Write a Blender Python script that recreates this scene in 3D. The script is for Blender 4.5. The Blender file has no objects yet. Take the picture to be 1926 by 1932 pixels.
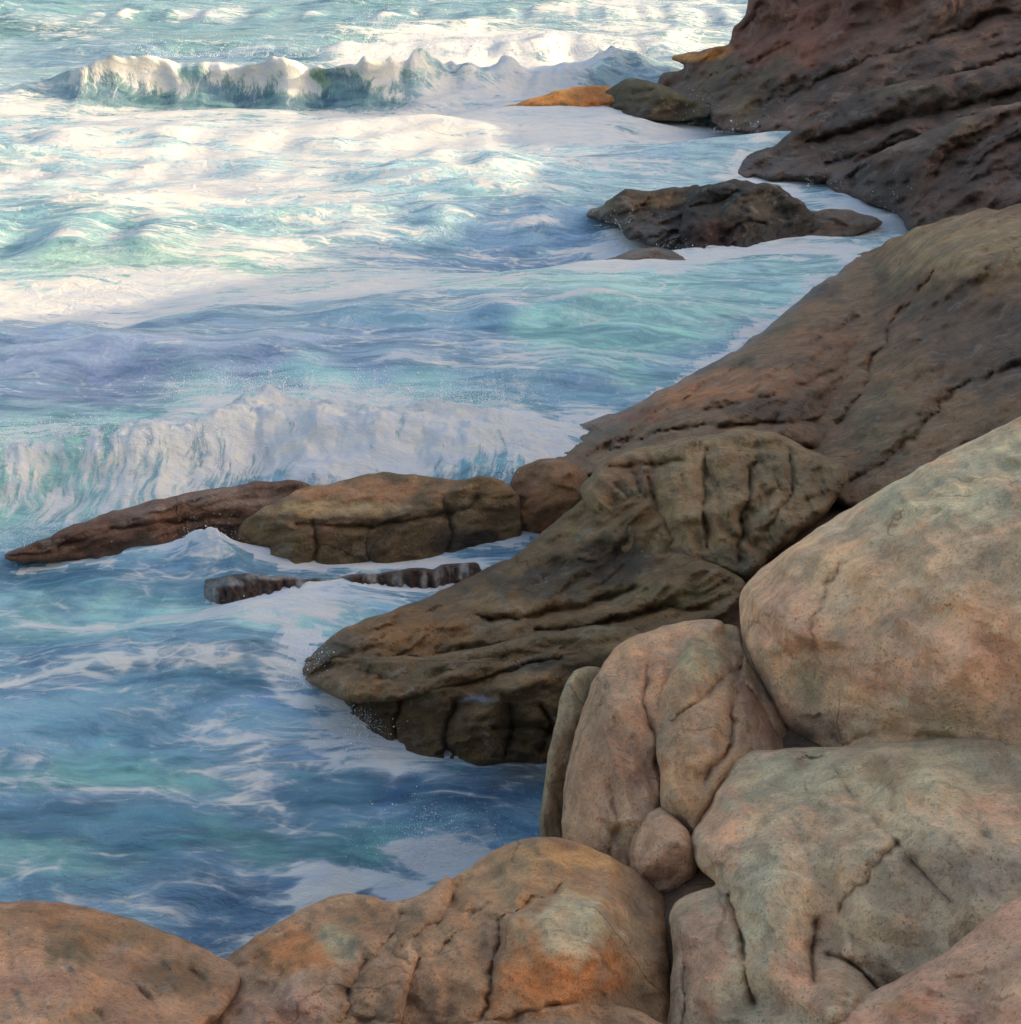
import bpy, math
import numpy as np

# ------------------------------------------------------------------ camera, light, exposure
SC = bpy.context.scene
CAM_Z = 7.0
PITCH = math.radians(24.1)
FOC = 2654.0                     # focal length in units of the 1926 x 1932 sketch grid
W0, H0 = 1926.0, 1932.0
SUN_AZ = math.radians(94.0)      # from +Y (out to sea) towards +X (the cliff)
SUN_EL = math.radians(15.0)

cam = bpy.data.cameras.new("camera")
cam.sensor_fit = 'HORIZONTAL'
cam.sensor_width = 36.0
cam.lens = 36.0 * FOC / W0
cam.clip_end = 3000.0
cam_ob = bpy.data.objects.new("camera", cam)
cam_ob.location = (0, 0, CAM_Z)
cam_ob.rotation_euler = (math.pi / 2 - PITCH, 0, 0)
SC.collection.objects.link(cam_ob)
SC.camera = cam_ob

world = bpy.data.worlds.new("World")
SC.world = world
world.use_nodes = True
wn = world.node_tree
sky = wn.nodes.new('ShaderNodeTexSky')
sky.sky_type = 'NISHITA'
sky.sun_disc = False
sky.sun_elevation = SUN_EL
sky.sun_rotation = SUN_AZ
sky.air_density = 1.0
sky.dust_density = 4.0
sky.ozone_density = 0.4
wn.nodes['Background'].inputs['Strength'].default_value = 0.15
wn.links.new(sky.outputs[0], wn.nodes['Background'].inputs['Color'])

sun = bpy.data.lights.new("sun", 'SUN')
sun.energy = 2.0
sun.angle = math.radians(0.6)
sun.color = (1.0, 0.80, 0.48)
sun_ob = bpy.data.objects.new("sun", sun)
d = (math.sin(SUN_AZ) * math.cos(SUN_EL), math.cos(SUN_AZ) * math.cos(SUN_EL), math.sin(SUN_EL))
from mathutils import Vector
sun_ob.rotation_euler = Vector(d).to_track_quat('Z', 'Y').to_euler()
sun_ob.location = (30, 30, 30)
SC.collection.objects.link(sun_ob)

SC.view_settings.view_transform = 'Standard'
SC.view_settings.look = 'None'
SC.view_settings.gamma = 1.0
SC.view_settings.exposure = 1.78
SC.cycles.use_denoising = True
SC.cycles.denoising_prefilter = 'ACCURATE'
SC.cycles.max_bounces = 5

# ------------------------------------------------------------------ numeric helpers
RNG = np.random.default_rng(7)
PERM = RNG.permutation(256)
PERM = np.concatenate([PERM, PERM, PERM])
GRAD = RNG.normal(size=(256, 3))
GRAD /= np.linalg.norm(GRAD, axis=1)[:, None]


def perlin(x, y, z=None):
    x = np.asarray(x, float); y = np.asarray(y, float)
    z = np.zeros_like(x) if z is None else np.asarray(z, float)
    x, y, z = np.broadcast_arrays(x, y, z)
    xi = np.floor(x).astype(int); yi = np.floor(y).astype(int); zi = np.floor(z).astype(int)
    xf = x - xi; yf = y - yi; zf = z - zi
    u = xf * xf * xf * (xf * (xf * 6 - 15) + 10)
    v = yf * yf * yf * (yf * (yf * 6 - 15) + 10)
    w = zf * zf * zf * (zf * (zf * 6 - 15) + 10)
    out = 0.0
    for dx in (0, 1):
        a = PERM[(xi + dx) & 255]
        for dy in (0, 1):
            b = PERM[a + ((yi + dy) & 255)]
            for dz in (0, 1):
                g = GRAD[PERM[b + ((zi + dz) & 255)] & 255]
                dot = g[..., 0] * (xf - dx) + g[..., 1] * (yf - dy) + g[..., 2] * (zf - dz)
                out = out + dot * (u if dx else 1 - u) * (v if dy else 1 - v) * (w if dz else 1 - w)
    return out * 1.6


def fbm(x, y, z=None, octv=4, gain=0.5, lac=2.03):
    s = 0.0; a = 1.0; f = 1.0
    z = np.zeros_like(np.asarray(x, float)) if z is None else z
    for i in range(octv):
        s = s + a * perlin(x * f + 17.3 * i, y * f - 9.1 * i, z * f + 3.7 * i)
        a *= gain; f *= lac
    return s


def ridged(x, y, z=None, octv=3, gain=0.5):
    s = 0.0; a = 1.0; f = 1.0
    z = np.zeros_like(np.asarray(x, float)) if z is None else z
    for i in range(octv):
        s = s + a * (1 - 2 * np.abs(perlin(x * f + 7.3 * i, y * f - 5.1 * i, z * f + 2.7 * i)))
        a *= gain; f *= 2.1
    return s


def smooth(a, b, x):
    t = np.clip((x - a) / (b - a), 0, 1)
    return t * t * (3 - 2 * t)


CP, SP = math.cos(PITCH), math.sin(PITCH)


def ray(px, py):
    """direction through a point of the sketch grid, unit length along the view axis"""
    u = (np.asarray(px, float) - W0 / 2) / FOC
    v = -(np.asarray(py, float) - H0 / 2) / FOC
    return u, CP + v * SP, -SP + v * CP


def project(x, y, z):
    t = y * CP - (z - CAM_Z) * SP
    v = (y * SP + (z - CAM_Z) * CP) / t
    return x / t * FOC + W0 / 2, -v * FOC + H0 / 2


def Yd(px, py, y):
    dx, dy, dz = ray(px, py)
    return (px, py, dy / y)


def Zd(px, py, z):
    dx, dy, dz = ray(px, py)
    return (px, py, dz / (z - CAM_Z))


def on_sea(px, py, z=0.0):
    dx, dy, dz = ray(px, py)
    t = (z - CAM_Z) / dz
    return dx * t, dy * t


def tps(ctrl, X, Y, lam=1e-3):
    c = np.array(ctrl, float)
    P = c[:, :2] / 400.0; q = c[:, 2]
    n = len(P)

    def K(r2):
        return np.where(r2 > 1e-12, 0.5 * r2 * np.log(np.maximum(r2, 1e-12)), 0.0)
    D2 = ((P[:, None] - P[None]) ** 2).sum(-1)
    A = np.zeros((n + 3, n + 3))
    A[:n, :n] = K(D2) + lam * np.eye(n)
    A[:n, n] = 1; A[:n, n + 1:] = P
    A[n, :n] = 1; A[n + 1:, :n] = P.T
    b = np.zeros(n + 3); b[:n] = q
    sol = np.linalg.lstsq(A, b, rcond=None)[0]
    x = X / 400.0; y = Y / 400.0
    out = sol[n] + sol[n + 1] * x + sol[n + 2] * y
    for i in range(n):
        out = out + sol[i] * K((x - P[i, 0]) ** 2 + (y - P[i, 1]) ** 2)
    return out


def smooth_outline(pts, sub=6):
    P = np.array(pts, float); n = len(P); out = []
    for i in range(n):
        p0, p1, p2, p3 = P[i - 1], P[i], P[(i + 1) % n], P[(i + 2) % n]
        for k in range(sub):
            t = k / sub
            out.append(0.5 * ((2 * p1) + (-p0 + p2) * t + (2 * p0 - 5 * p1 + 4 * p2 - p3) * t * t
                              + (-p0 + 3 * p1 - 3 * p2 + p3) * t ** 3))
    return np.array(out)


def seg_dist(X, Y, poly, closed=True):
    n = len(poly)
    best = np.full(X.shape, 1e18); bx = np.zeros_like(X); by = np.zeros_like(X)
    for i in range(n if closed else n - 1):
        a = poly[i]; b = poly[(i + 1) % n]
        ab = b - a; L2 = max(ab @ ab, 1e-9)
        t = np.clip(((X - a[0]) * ab[0] + (Y - a[1]) * ab[1]) / L2, 0, 1)
        cx = a[0] + t * ab[0]; cy = a[1] + t * ab[1]
        d2 = (X - cx) ** 2 + (Y - cy) ** 2
        m = d2 < best
        best = np.where(m, d2, best); bx = np.where(m, cx, bx); by = np.where(m, cy, by)
    return np.sqrt(best), bx, by


def inside(X, Y, poly):
    c = np.zeros(X.shape, bool); n = len(poly)
    for i in range(n):
        x1, y1 = poly[i]; x2, y2 = poly[(i + 1) % n]
        if y1 == y2:
            continue
        m = ((y1 > Y) != (y2 > Y)) & (X < (x2 - x1) * (Y - y1) / (y2 - y1) + x1)
        c ^= m
    return c


def planes(px, py, spx, spy, ang, seed, fn=None, wob=0.10):
    """continuous surface of flat triangular faces meeting at arrises: random heights, or those of fn"""
    r = np.random.default_rng(1000 + int(seed * 17) + int(spx))
    a = math.radians(ang); ca, sa = math.cos(a), math.sin(a)
    u = (px * ca + py * sa) / spx; v = (-px * sa + py * ca) / spy
    u = u + wob * fbm(u * 2.3 + seed, v * 2.3, octv=3); v = v + wob * fbm(u * 2.3, v * 2.3 + seed + 9, octv=3)
    i0, i1 = int(np.floor(u.min())) - 2, int(np.floor(u.max())) + 3
    j0, j1 = int(np.floor(v.min())) - 2, int(np.floor(v.max())) + 3
    ni, nj = i1 - i0 + 1, j1 - j0 + 1
    NU = np.arange(i0, i1 + 1)[:, None] + r.uniform(-.36, .36, (ni, nj))
    NV = np.arange(j0, j1 + 1)[None, :] + r.uniform(-.36, .36, (ni, nj))
    if fn is None:
        val = r.normal(size=(ni, nj)).clip(-1.8, 1.8)
    else:
        X = NU * spx; Y = NV * spy
        val = fn((X * ca - Y * sa).ravel(), (X * sa + Y * ca).ravel()).reshape(ni, nj)
    out = np.zeros_like(u)
    fu = np.floor(u).astype(int) - i0; fv = np.floor(v).astype(int) - j0
    order = np.argsort(fu * nj + fv, kind='stable'); key = (fu * nj + fv)[order]
    cells = {}
    bounds = np.flatnonzero(np.diff(key)) + 1
    for grp in np.split(order, bounds):
        cells[(fu[grp[0]], fv[grp[0]])] = grp
    flip = r.random((ni, nj)) < 0.5
    for i in range(ni - 1):
        for j in range(nj - 1):
            near = [cells[(i + di, j + dj)] for di in (-1, 0, 1) for dj in (-1, 0, 1) if (i + di, j + dj) in cells]
            if not near:
                continue
            k = np.concatenate(near)
            q = [(i, j), (i + 1, j), (i + 1, j + 1), (i, j + 1)]
            for tri in (((0, 1, 2), (0, 2, 3)) if flip[i, j] else ((0, 1, 3), (1, 2, 3))):
                (ax, ay, av), (bx, by, bv), (cx, cy, cv) = [(NU[q[m]], NV[q[m]], val[q[m]]) for m in tri]
                den = (by - cy) * (ax - cx) + (cx - bx) * (ay - cy)
                if abs(den) < 1e-9:
                    continue
                l1 = ((by - cy) * (u[k] - cx) + (cx - bx) * (v[k] - cy)) / den
                l2 = ((cy - ay) * (u[k] - cx) + (ax - cx) * (v[k] - cy)) / den
                l3 = 1 - l1 - l2
                m = (l1 >= -1e-6) & (l2 >= -1e-6) & (l3 >= -1e-6)
                out[k[m]] = (l1 * av + l2 * bv + l3 * cv)[m]
    return out


# ------------------------------------------------------------------ mesh building
def make_mesh(name, V, F, mat, attrs=None, smooth_shade=True):
    me = bpy.data.meshes.new(name)
    F = np.asarray(F, np.int32)
    k = F.shape[1]
    me.vertices.add(len(V))
    me.vertices.foreach_set("co", np.asarray(V, np.float32).ravel())
    me.loops.add(F.size)
    me.loops.foreach_set("vertex_index", F.ravel())
    me.polygons.add(len(F))
    me.polygons.foreach_set("loop_start", np.arange(0, F.size, k, dtype=np.int32))
    if smooth_shade:
        me.polygons.foreach_set("use_smooth", np.ones(len(F), bool))
    for key, val in (attrs or {}).items():
        val = np.asarray(val, np.float32)
        if val.ndim == 2:
            a = me.attributes.new(key, 'FLOAT_COLOR', 'POINT')
            a.data.foreach_set("color", np.concatenate([val, np.ones((len(val), 1), np.float32)], 1).ravel())
        else:
            a = me.attributes.new(key, 'FLOAT', 'POINT')
            a.data.foreach_set("value", val)
    me.update(calc_edges=True)
    me.validate()
    me.materials.append(mat)
    ob = bpy.data.objects.new(name, me)
    SC.collection.objects.link(ob)
    return ob


def srgb(r, g, b):
    f = lambda c: c / 12.92 if c <= 0.04045 else ((c + 0.055) / 1.055) ** 2.4
    return np.array([f(r / 255), f(g / 255), f(b / 255)])


class N:
    """tiny node helper"""
    def __init__(self, name):
        self.m = bpy.data.materials.new(name)
        self.m.use_nodes = True
        self.t = self.m.node_tree
        self.b = self.t.nodes['Principled BSDF']
        self.out = self.t.nodes['Material Output']

    def n(self, typ, **kw):
        nd = self.t.nodes.new(typ)
        for k, v in kw.items():
            setattr(nd, k, v)
        return nd

    def put(self, sock, v):
        if hasattr(v, 'is_output') or isinstance(v, bpy.types.NodeSocket):
            self.t.links.new(v, sock)
        else:
            sock.default_value = v

    def math(self, op, a, b=0.0, c=0.0, clamp=False):
        nd = self.n('ShaderNodeMath', operation=op, use_clamp=clamp)
        for s, v in zip(nd.inputs, (a, b, c)):
            self.put(s, v)
        return nd.outputs[0]

    def noise(self, vec, scale, detail=4, rough=0.55, dist=0.0, lac=2.0):
        nd = self.n('ShaderNodeTexNoise')
        self.put(nd.inputs['Vector'], vec)
        nd.inputs['Scale'].default_value = scale
        nd.inputs['Detail'].default_value = detail
        nd.inputs['Roughness'].default_value = rough
        nd.inputs['Lacunarity'].default_value = lac
        nd.inputs['Distortion'].default_value = dist
        return nd.outputs['Fac']

    def vor(self, vec, scale, feature='DISTANCE_TO_EDGE', rnd=1.0):
        nd = self.n('ShaderNodeTexVoronoi', feature=feature)
        self.put(nd.inputs['Vector'], vec)
        nd.inputs['Scale'].default_value = scale
        nd.inputs['Randomness'].default_value = rnd
        return nd.outputs['Distance']

    def ramp(self, v, a, b, lo=0.0, hi=1.0):
        nd = self.n('ShaderNodeMapRange', interpolation_type='SMOOTHSTEP')
        self.put(nd.inputs['Value'], v)
        self.put(nd.inputs['From Min'], a)
        self.put(nd.inputs['From Max'], b)
        nd.inputs['To Min'].default_value = lo
        nd.inputs['To Max'].default_value = hi
        return nd.outputs['Result']

    def mix(self, f, a, b, mode='MIX'):
        nd = self.n('ShaderNodeMix', data_type='RGBA', blend_type=mode)
        self.put(nd.inputs[0], f)
        for s, v in ((nd.inputs[6], a), (nd.inputs[7], b)):
            if isinstance(v, (tuple, list, np.ndarray)):
                v = tuple(float(q) for q in v)
                v = v if len(v) == 4 else v + (1.0,)
            self.put(s, v)
        return nd.outputs[2]

    def mapping(self, vec, scale=(1, 1, 1), rot=(0, 0, 0), loc=(0, 0, 0)):
        nd = self.n('ShaderNodeMapping')
        self.put(nd.inputs['Vector'], vec)
        nd.inputs['Scale'].default_value = scale
        nd.inputs['Rotation'].default_value = rot
        nd.inputs['Location'].default_value = loc
        return nd.outputs[0]

    def attr(self, name, out='Fac'):
        nd = self.n('ShaderNodeAttribute', attribute_name=name)
        return nd.outputs[out]

    def vmath(self, op, a, b):
        nd = self.n('ShaderNodeVectorMath', operation=op)
        self.put(nd.inputs[0], a); self.put(nd.inputs[1], b)
        return nd.outputs[0]

    def pos(self):
        return self.n('ShaderNodeNewGeometry').outputs['Position']

    def bump(self, h, dist, strength=1.0, normal=None):
        nd = self.n('ShaderNodeBump')
        self.put(nd.inputs['Height'], h)
        nd.inputs['Distance'].default_value = dist
        nd.inputs['Strength'].default_value = strength
        if normal is not None:
            self.put(nd.inputs['Normal'], normal)
        return nd.outputs[0]


def rock_material(name, scale=1.0, bump=0.02, wet_z=0.35, speck=0.25, streak=0.0):
    k = N(name)
    p = k.mapping(k.pos(), (scale,) * 3)
    tint = k.attr('tint', 'Color')
    big = k.noise(p, 1.7, 7, 0.62, 0.2)
    mid = k.noise(p, 6.0, 8, 0.66, 0.15)
    fine = k.noise(p, 45.0, 5, 0.7)
    grain = k.noise(p, 150.0, 2, 0.6)
    c = k.mix(k.ramp(big, 0.40, 0.60), k.mix(1.0, tint, (0.80, 0.81, 0.82), 'MULTIPLY'),
              k.mix(1.0, tint, (1.16, 1.12, 1.07), 'MULTIPLY'))
    c = k.mix(k.ramp(mid, 0.38, 0.62), k.mix(1.0, c, (0.83, 0.82, 0.82), 'MULTIPLY'),
              k.mix(1.0, c, (1.13, 1.12, 1.1), 'MULTIPLY'))
    # warm and cool mineral drift
    drift = k.noise(p, 2.6, 7, 0.6, 0.2)
    c = k.mix(k.ramp(drift, 0.50, 0.62, 0, 0.28), c, k.mix(1.0, c, (1.25, 0.93, 0.74), 'MULTIPLY'))
    c = k.mix(k.ramp(drift, 0.48, 0.36, 0, 0.35), c, k.mix(1.0, c, (0.92, 0.98, 0.93), 'MULTIPLY'))
    # granite speckle
    c = k.mix(k.ramp(fine, 0.53, 0.62, 0, speck), c, k.mix(1.0, c, (0.4, 0.38, 0.38), 'MULTIPLY'))
    c = k.mix(k.ramp(grain, 0.53, 0.64, 0, speck), c, k.mix(1.0, c, (1.5, 1.45, 1.4), 'MULTIPLY'))
    # lichen crusts and dark weathered specks with crisp rims
    lich = k.noise(p, 3.6, 10, 0.72)
    c = k.mix(k.ramp(lich, 0.575, 0.60, 0, 0.38), c, k.mix(0.5, c, (0.42, 0.40, 0.33)))
    soot = k.noise(k.mapping(p, (1, 1, 1), (0, 0, 0), (11, 5, 3)), 5.2, 10, 0.74)
    c = k.mix(k.ramp(soot, 0.58, 0.61, 0, 0.32), c, k.mix(1.0, c, (0.52, 0.48, 0.46), 'MULTIPLY'))
    pit = k.vor(k.mapping(p, (1, 1, 1)), 26.0, 'F1')
    pits = k.math('MULTIPLY', k.ramp(pit, 0.16, 0.24, 1, 0), k.ramp(mid, 0.5, 0.6))
    c = k.mix(k.math('MULTIPLY', pits, 0.6), c, k.mix(1.0, c, (0.4, 0.37, 0.35), 'MULTIPLY'))
    # hairline joints
    wob = k.n('ShaderNodeTexNoise'); wob.inputs['Scale'].default_value = 2.2; wob.inputs['Detail'].default_value = 4
    k.put(wob.inputs['Vector'], p)
    pw = k.vmath('ADD', p, k.mapping(wob.outputs['Color'], (0.3, 0.3, 0.3)))
    hair = k.vor(pw, 1.15)
    gate = k.ramp(k.noise(p, 1.1, 2, 0.5), 0.50, 0.62)
    hl = k.math('MULTIPLY', k.ramp(hair, 0.0, 0.016, 1, 0), gate)
    c = k.mix(k.math('MULTIPLY', hl, 0.6), c, k.mix(1.0, c, (0.35, 0.32, 0.3), 'MULTIPLY'))
    # wet, weed-darkened band by the water
    sep = k.n('ShaderNodeSeparateXYZ'); k.put(sep.inputs[0], k.pos())
    zz = k.math('ADD', sep.outputs['Z'], k.math('MULTIPLY', k.math('SUBTRACT', mid, 0.5), 0.7))
    wet = k.ramp(zz, wet_z, wet_z * 0.15, 0, 1)
    c = k.mix(k.math('MULTIPLY', wet, 0.45), c, k.mix(1.0, c, (0.42, 0.38, 0.36), 'MULTIPLY'))
    k.put(k.b.inputs['Base Color'], c)
    k.put(k.b.inputs['Roughness'], k.math('SUBTRACT', k.math('MULTIPLY_ADD', fine, 0.25, 0.68), k.math('MULTIPLY', wet, 0.42)))
    k.b.inputs['Specular IOR Level'].default_value = 0.35
    h = k.math('ADD', k.math('MULTIPLY', mid, 1.0), k.math('MULTIPLY', fine, 0.55))
    h = k.math('ADD', h, k.math('MULTIPLY', grain, 0.14))
    h = k.math('SUBTRACT', h, k.math('ADD', k.math('MULTIPLY', hl, 0.15), k.math('MULTIPLY', pits, 0.12)))
    k.put(k.b.inputs['Normal'], k.bump(h, bump * 4, 0.95))
    return k.m


MAT_NEAR = rock_material('granite_near', 1.0, 0.018, 0.1, 0.5)
MAT_MID = rock_material('rock_weathered', 0.8, 0.03, 0.42, 0.45)
MAT_FAR = rock_material('rock_headland', 0.35, 0.08, 0.5, 0.25)


def tag(ob, label=None, cat=None, group=None, kind=None):
    if label: ob['label'] = label
    if cat: ob['category'] = cat
    if group: ob['group'] = group
    if kind: ob['kind'] = kind
    return ob


WATERLINE = []


def rock(name, outline, ctrl, base, mat, label=None, cat='rock', group=None, kind=None, step=4.0,
         splats=(), cracks=(), bumps=(), w=50.0, R=0.3, T=1.2, amp=0.05, freq=1.6,
         strata=None, flutes=None, facet=None, seed=0, rough_edge=4.0, k_sharp=60.0):
    if mat is MAT_NEAR and kind is None:
        step = 3.2
    poly = smooth_outline(outline)
    # uneven outline
    if facet is None and kind is None:
        sa_ = strata[0] if strata else -15
        facet = (150, 115, 20, 0.095) if mat is MAT_NEAR else ((120, 48, sa_, 0.34) if mat is MAT_FAR else (90, 44, sa_, 0.095))
    nx = fbm(poly[:, 0] / 38 + seed, poly[:, 1] / 38, octv=3) * rough_edge
    ny = fbm(poly[:, 0] / 38, poly[:, 1] / 38 + seed + 50, octv=3) * rough_edge
    poly = poly + np.stack([nx, ny], 1)
    x0, y0 = poly.min(0) - 3 * step; x1, y1 = poly.max(0) + 3 * step
    gx = np.arange(x0, x1, step); gy = np.arange(y0, y1, step)
    X, Y = np.meshgrid(gx, gy)
    sd, bx, by = seg_dist(X, Y, poly)
    ins = inside(X, Y, poly)
    sd = np.where(ins, sd, -sd)
    fmask = ins[:-1, :-1] | ins[1:, :-1] | ins[:-1, 1:] | ins[1:, 1:]
    fi, fj = np.nonzero(fmask)
    used = np.zeros(X.shape, bool)
    for a, b in ((0, 0), (1, 0), (0, 1), (1, 1)):
        used[fi + a, fj + b] = True
    # pull nodes outside (or a hair inside) onto the outline
    snap = used & (sd < step * 0.45)
    Xs = np.where(snap, bx, X); Ys = np.where(snap, by, Y)
    s = np.where(snap, 0.0, np.maximum(sd, 0.0))
    idx = np.full(X.shape, -1); idx[used] = np.arange(used.sum())
    px = Xs[used]; py = Ys[used]; s = s[used]; edge = snap[used]
    patches = ctrl if isinstance(ctrl[0], list) else [ctrl]
    ts = []
    for c in patches:
        q0 = tps(c, px, py)
        if facet:
            lo, hi = q0.min() * 0.93, q0.max() * 1.07
            q1 = planes(px, py, facet[0], facet[1], facet[2], seed, lambda a_, b_: np.clip(tps(c, a_, b_), lo, hi))
            q0 = 0.2 * q0 + 0.8 * q1
        ts.append(1.0 / np.maximum(q0, 1e-3))
    if len(ts) == 1:
        t = ts[0]
    else:
        m = np.max(ts, 0)
        t = m + np.log(sum(np.exp((q - m) * k_sharp) for q in ts)) / k_sharp
    t_edge = t.copy()
    px_m = t / FOC                                   # metres per sketch unit at that depth
    # rounding away at the rim
    e = np.clip(1 - s / w, 0, 1)
    t = t + R * (1 - np.sqrt(np.maximum(1 - e * e * 0.98, 0)))
    rel = np.zeros_like(t)
    for cr in cracks:
        line, cw, cd = np.array(cr[0], float), cr[1], cr[2]
        line = smooth_outline_open(line)
        wob = fbm(px / 45 + seed, py / 45, octv=3, gain=0.55) * cw * 0.9
        dd, _, _ = seg_dist(px + wob, py + wob * 0.7, line, False)
        mod = 0.8 + 0.45 * fbm(px / 60, py / 60 + 9 + seed, octv=2)
        rel += 1.1 * cd * np.exp(-dd / (cw * 0.6)) * mod + 0.22 * cd * np.exp(-dd / (cw * 3.0))
    for bp in bumps:
        cx, cy, rx, ry, ang, hgt = bp
        a = math.radians(ang)
        wx = px + fbm(px / 70 + seed + 3, py / 70, octv=2) * rx * 0.25
        wy = py + fbm(px / 70, py / 70 + seed + 8, octv=2) * ry * 0.25
        u = ((wx - cx) * math.cos(a) + (wy - cy) * math.sin(a)) / rx
        v = (-(wx - cx) * math.sin(a) + (wy - cy) * math.cos(a)) / ry
        r2 = u * u + v * v
        rel -= hgt * np.exp(-r2 ** 1.5)
    dx, dy, dz = ray(px, py)
    P = np.stack([dx, dy, dz], 1) * t[:, None]
    # weathered relief
    q = P * freq
    rel += -amp * fbm(q[:, 0] + seed * 3.1, q[:, 1], q[:, 2], octv=5, gain=0.52)
    rel += -amp * 0.25 * (np.maximum(ridged(q[:, 0] * 0.8 + seed, q[:, 1] * 0.8 + 4, q[:, 2] * 0.8, octv=3), -0.2) - 0.4)
    if facet:
        fx, fy, fang, fa = facet
        rel -= fa * planes(px, py, fx, fy, fang, seed)
        rel -= 0.36 * fa * planes(px, py, fx * 0.42, fy * 0.42, fang + 8, seed + 3)
        if mat is not MAT_NEAR:
            rel -= 0.16 * fa * planes(px, py, fx * 0.2, fy * 0.2, fang - 6, seed + 6)
    if strata:
        ang, samp, across, along = strata
        a = math.radians(ang)
        warp = fbm(px / 150 + seed, py / 150, octv=4) * across * 0.9
        v = (-px * math.sin(a) + py * math.cos(a) + warp) / across
        u = (px * math.cos(a) + py * math.sin(a)) / along
        m_ = np.clip(0.5 + 0.9 * fbm(u + seed, v * 0.4, octv=2), 0, 1.3)
        for f_, g_ in ((1.0, 1.0), (2.7, 0.4)):
            fr = (v * f_) % 1.0
            st = np.where(fr < 0.82, fr / 0.82, (1 - fr) / 0.18)
            rel -= samp * g_ * (st - 0.5) * m_
    if flutes:
        ang, samp, across, along = flutes
        a = math.radians(ang)
        warp = fbm(px / 120 + seed, py / 120, octv=3) * across * 0.5
        u = (px * math.cos(a) + py * math.sin(a)) / along
        v = (-px * math.sin(a) + py * math.cos(a) + warp) / across
        rel -= samp * (ridged(u + seed, v, octv=3, gain=0.55) - 0.3)
    fade = 0.25 + 0.75 * np.clip(s / 18.0, 0, 1)
    t = t + rel * fade
    P = np.stack([dx * t, dy * t, dz * t + CAM_Z], 1)
    # far side of the stone
    eb = np.clip(s / (w * 2.2), 0, 1)
    tb = t_edge + R + T * np.sqrt(1 - (1 - eb) ** 2) + 0.05
    tb = np.maximum(tb, t + 0.04)
    B = np.stack([dx * tb, dy * tb, dz * tb + CAM_Z], 1)
    # colours
    gain = np.array([1.34, 1.29, 1.30]) if mat is MAT_NEAR else (np.array([1.22, 1.14, 1.02]) if mat is MAT_MID else np.array([1.06, 1.02, 1.02]))
    col = np.tile(np.asarray(base, float), (len(px), 1))
    w1 = fbm(px / 45 + seed + 1, py / 45, octv=4); w2 = fbm(px / 45, py / 45 + seed + 5, octv=4)
    for sp in splats:
        cx, cy, rx, ry, c, st = sp
        wx = px + w1 * rx * 0.55
        wy = py + w2 * ry * 0.55
        r = np.sqrt(((wx - cx) / rx) ** 2 + ((wy - cy) / ry) ** 2)
        f = (st * smooth(1.25, 0.45, r))[:, None]
        col = col * (1 - f) + np.asarray(c, float) * f
    col = np.minimum(col * gain, 0.85)
    near_water = np.abs(P[:, 2]) < 0.16
    WATERLINE.append(P[near_water][:, :2])
    n0 = len(px)
    back = np.where(edge, -1, 0)
    bid = np.full(n0, -1); nb = np.nonzero(~edge)[0]; bid[nb] = n0 + np.arange(len(nb)); bid[edge] = np.nonzero(edge)[0]
    V = np.concatenate([P, B[nb]])
    C = np.concatenate([col, col[nb]])
    a = idx[fi, fj]; b = idx[fi, fj + 1]; c = idx[fi + 1, fj + 1]; dd_ = idx[fi + 1, fj]
    front = np.stack([a, dd_, c, b], 1)
    bq = np.stack([bid[a], bid[b], bid[c], bid[dd_]], 1)
    keep = ~(edge[a] & edge[b] & edge[c] & edge[dd_])
    ob = make_mesh(name, V, np.concatenate([front, bq[keep]]), mat, {'tint': C})
    return tag(ob, label, cat if kind is None else None, group, kind)


def smooth_outline_open(P, sub=5):
    P = np.array(P, float)
    if len(P) < 3:
        return P
    Q = np.concatenate([[2 * P[0] - P[1]], P, [2 * P[-1] - P[-2]]]); out = []
    for i in range(1, len(Q) - 2):
        p0, p1, p2, p3 = Q[i - 1], Q[i], Q[i + 1], Q[i + 2]
        for k in range(sub):
            t = k / sub
            out.append(0.5 * ((2 * p1) + (-p0 + p2) * t + (2 * p0 - 5 * p1 + 4 * p2 - p3) * t * t
                              + (-p0 + 3 * p1 - 3 * p2 + p3) * t ** 3))
    out.append(P[-1])
    return np.array(out)


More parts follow.
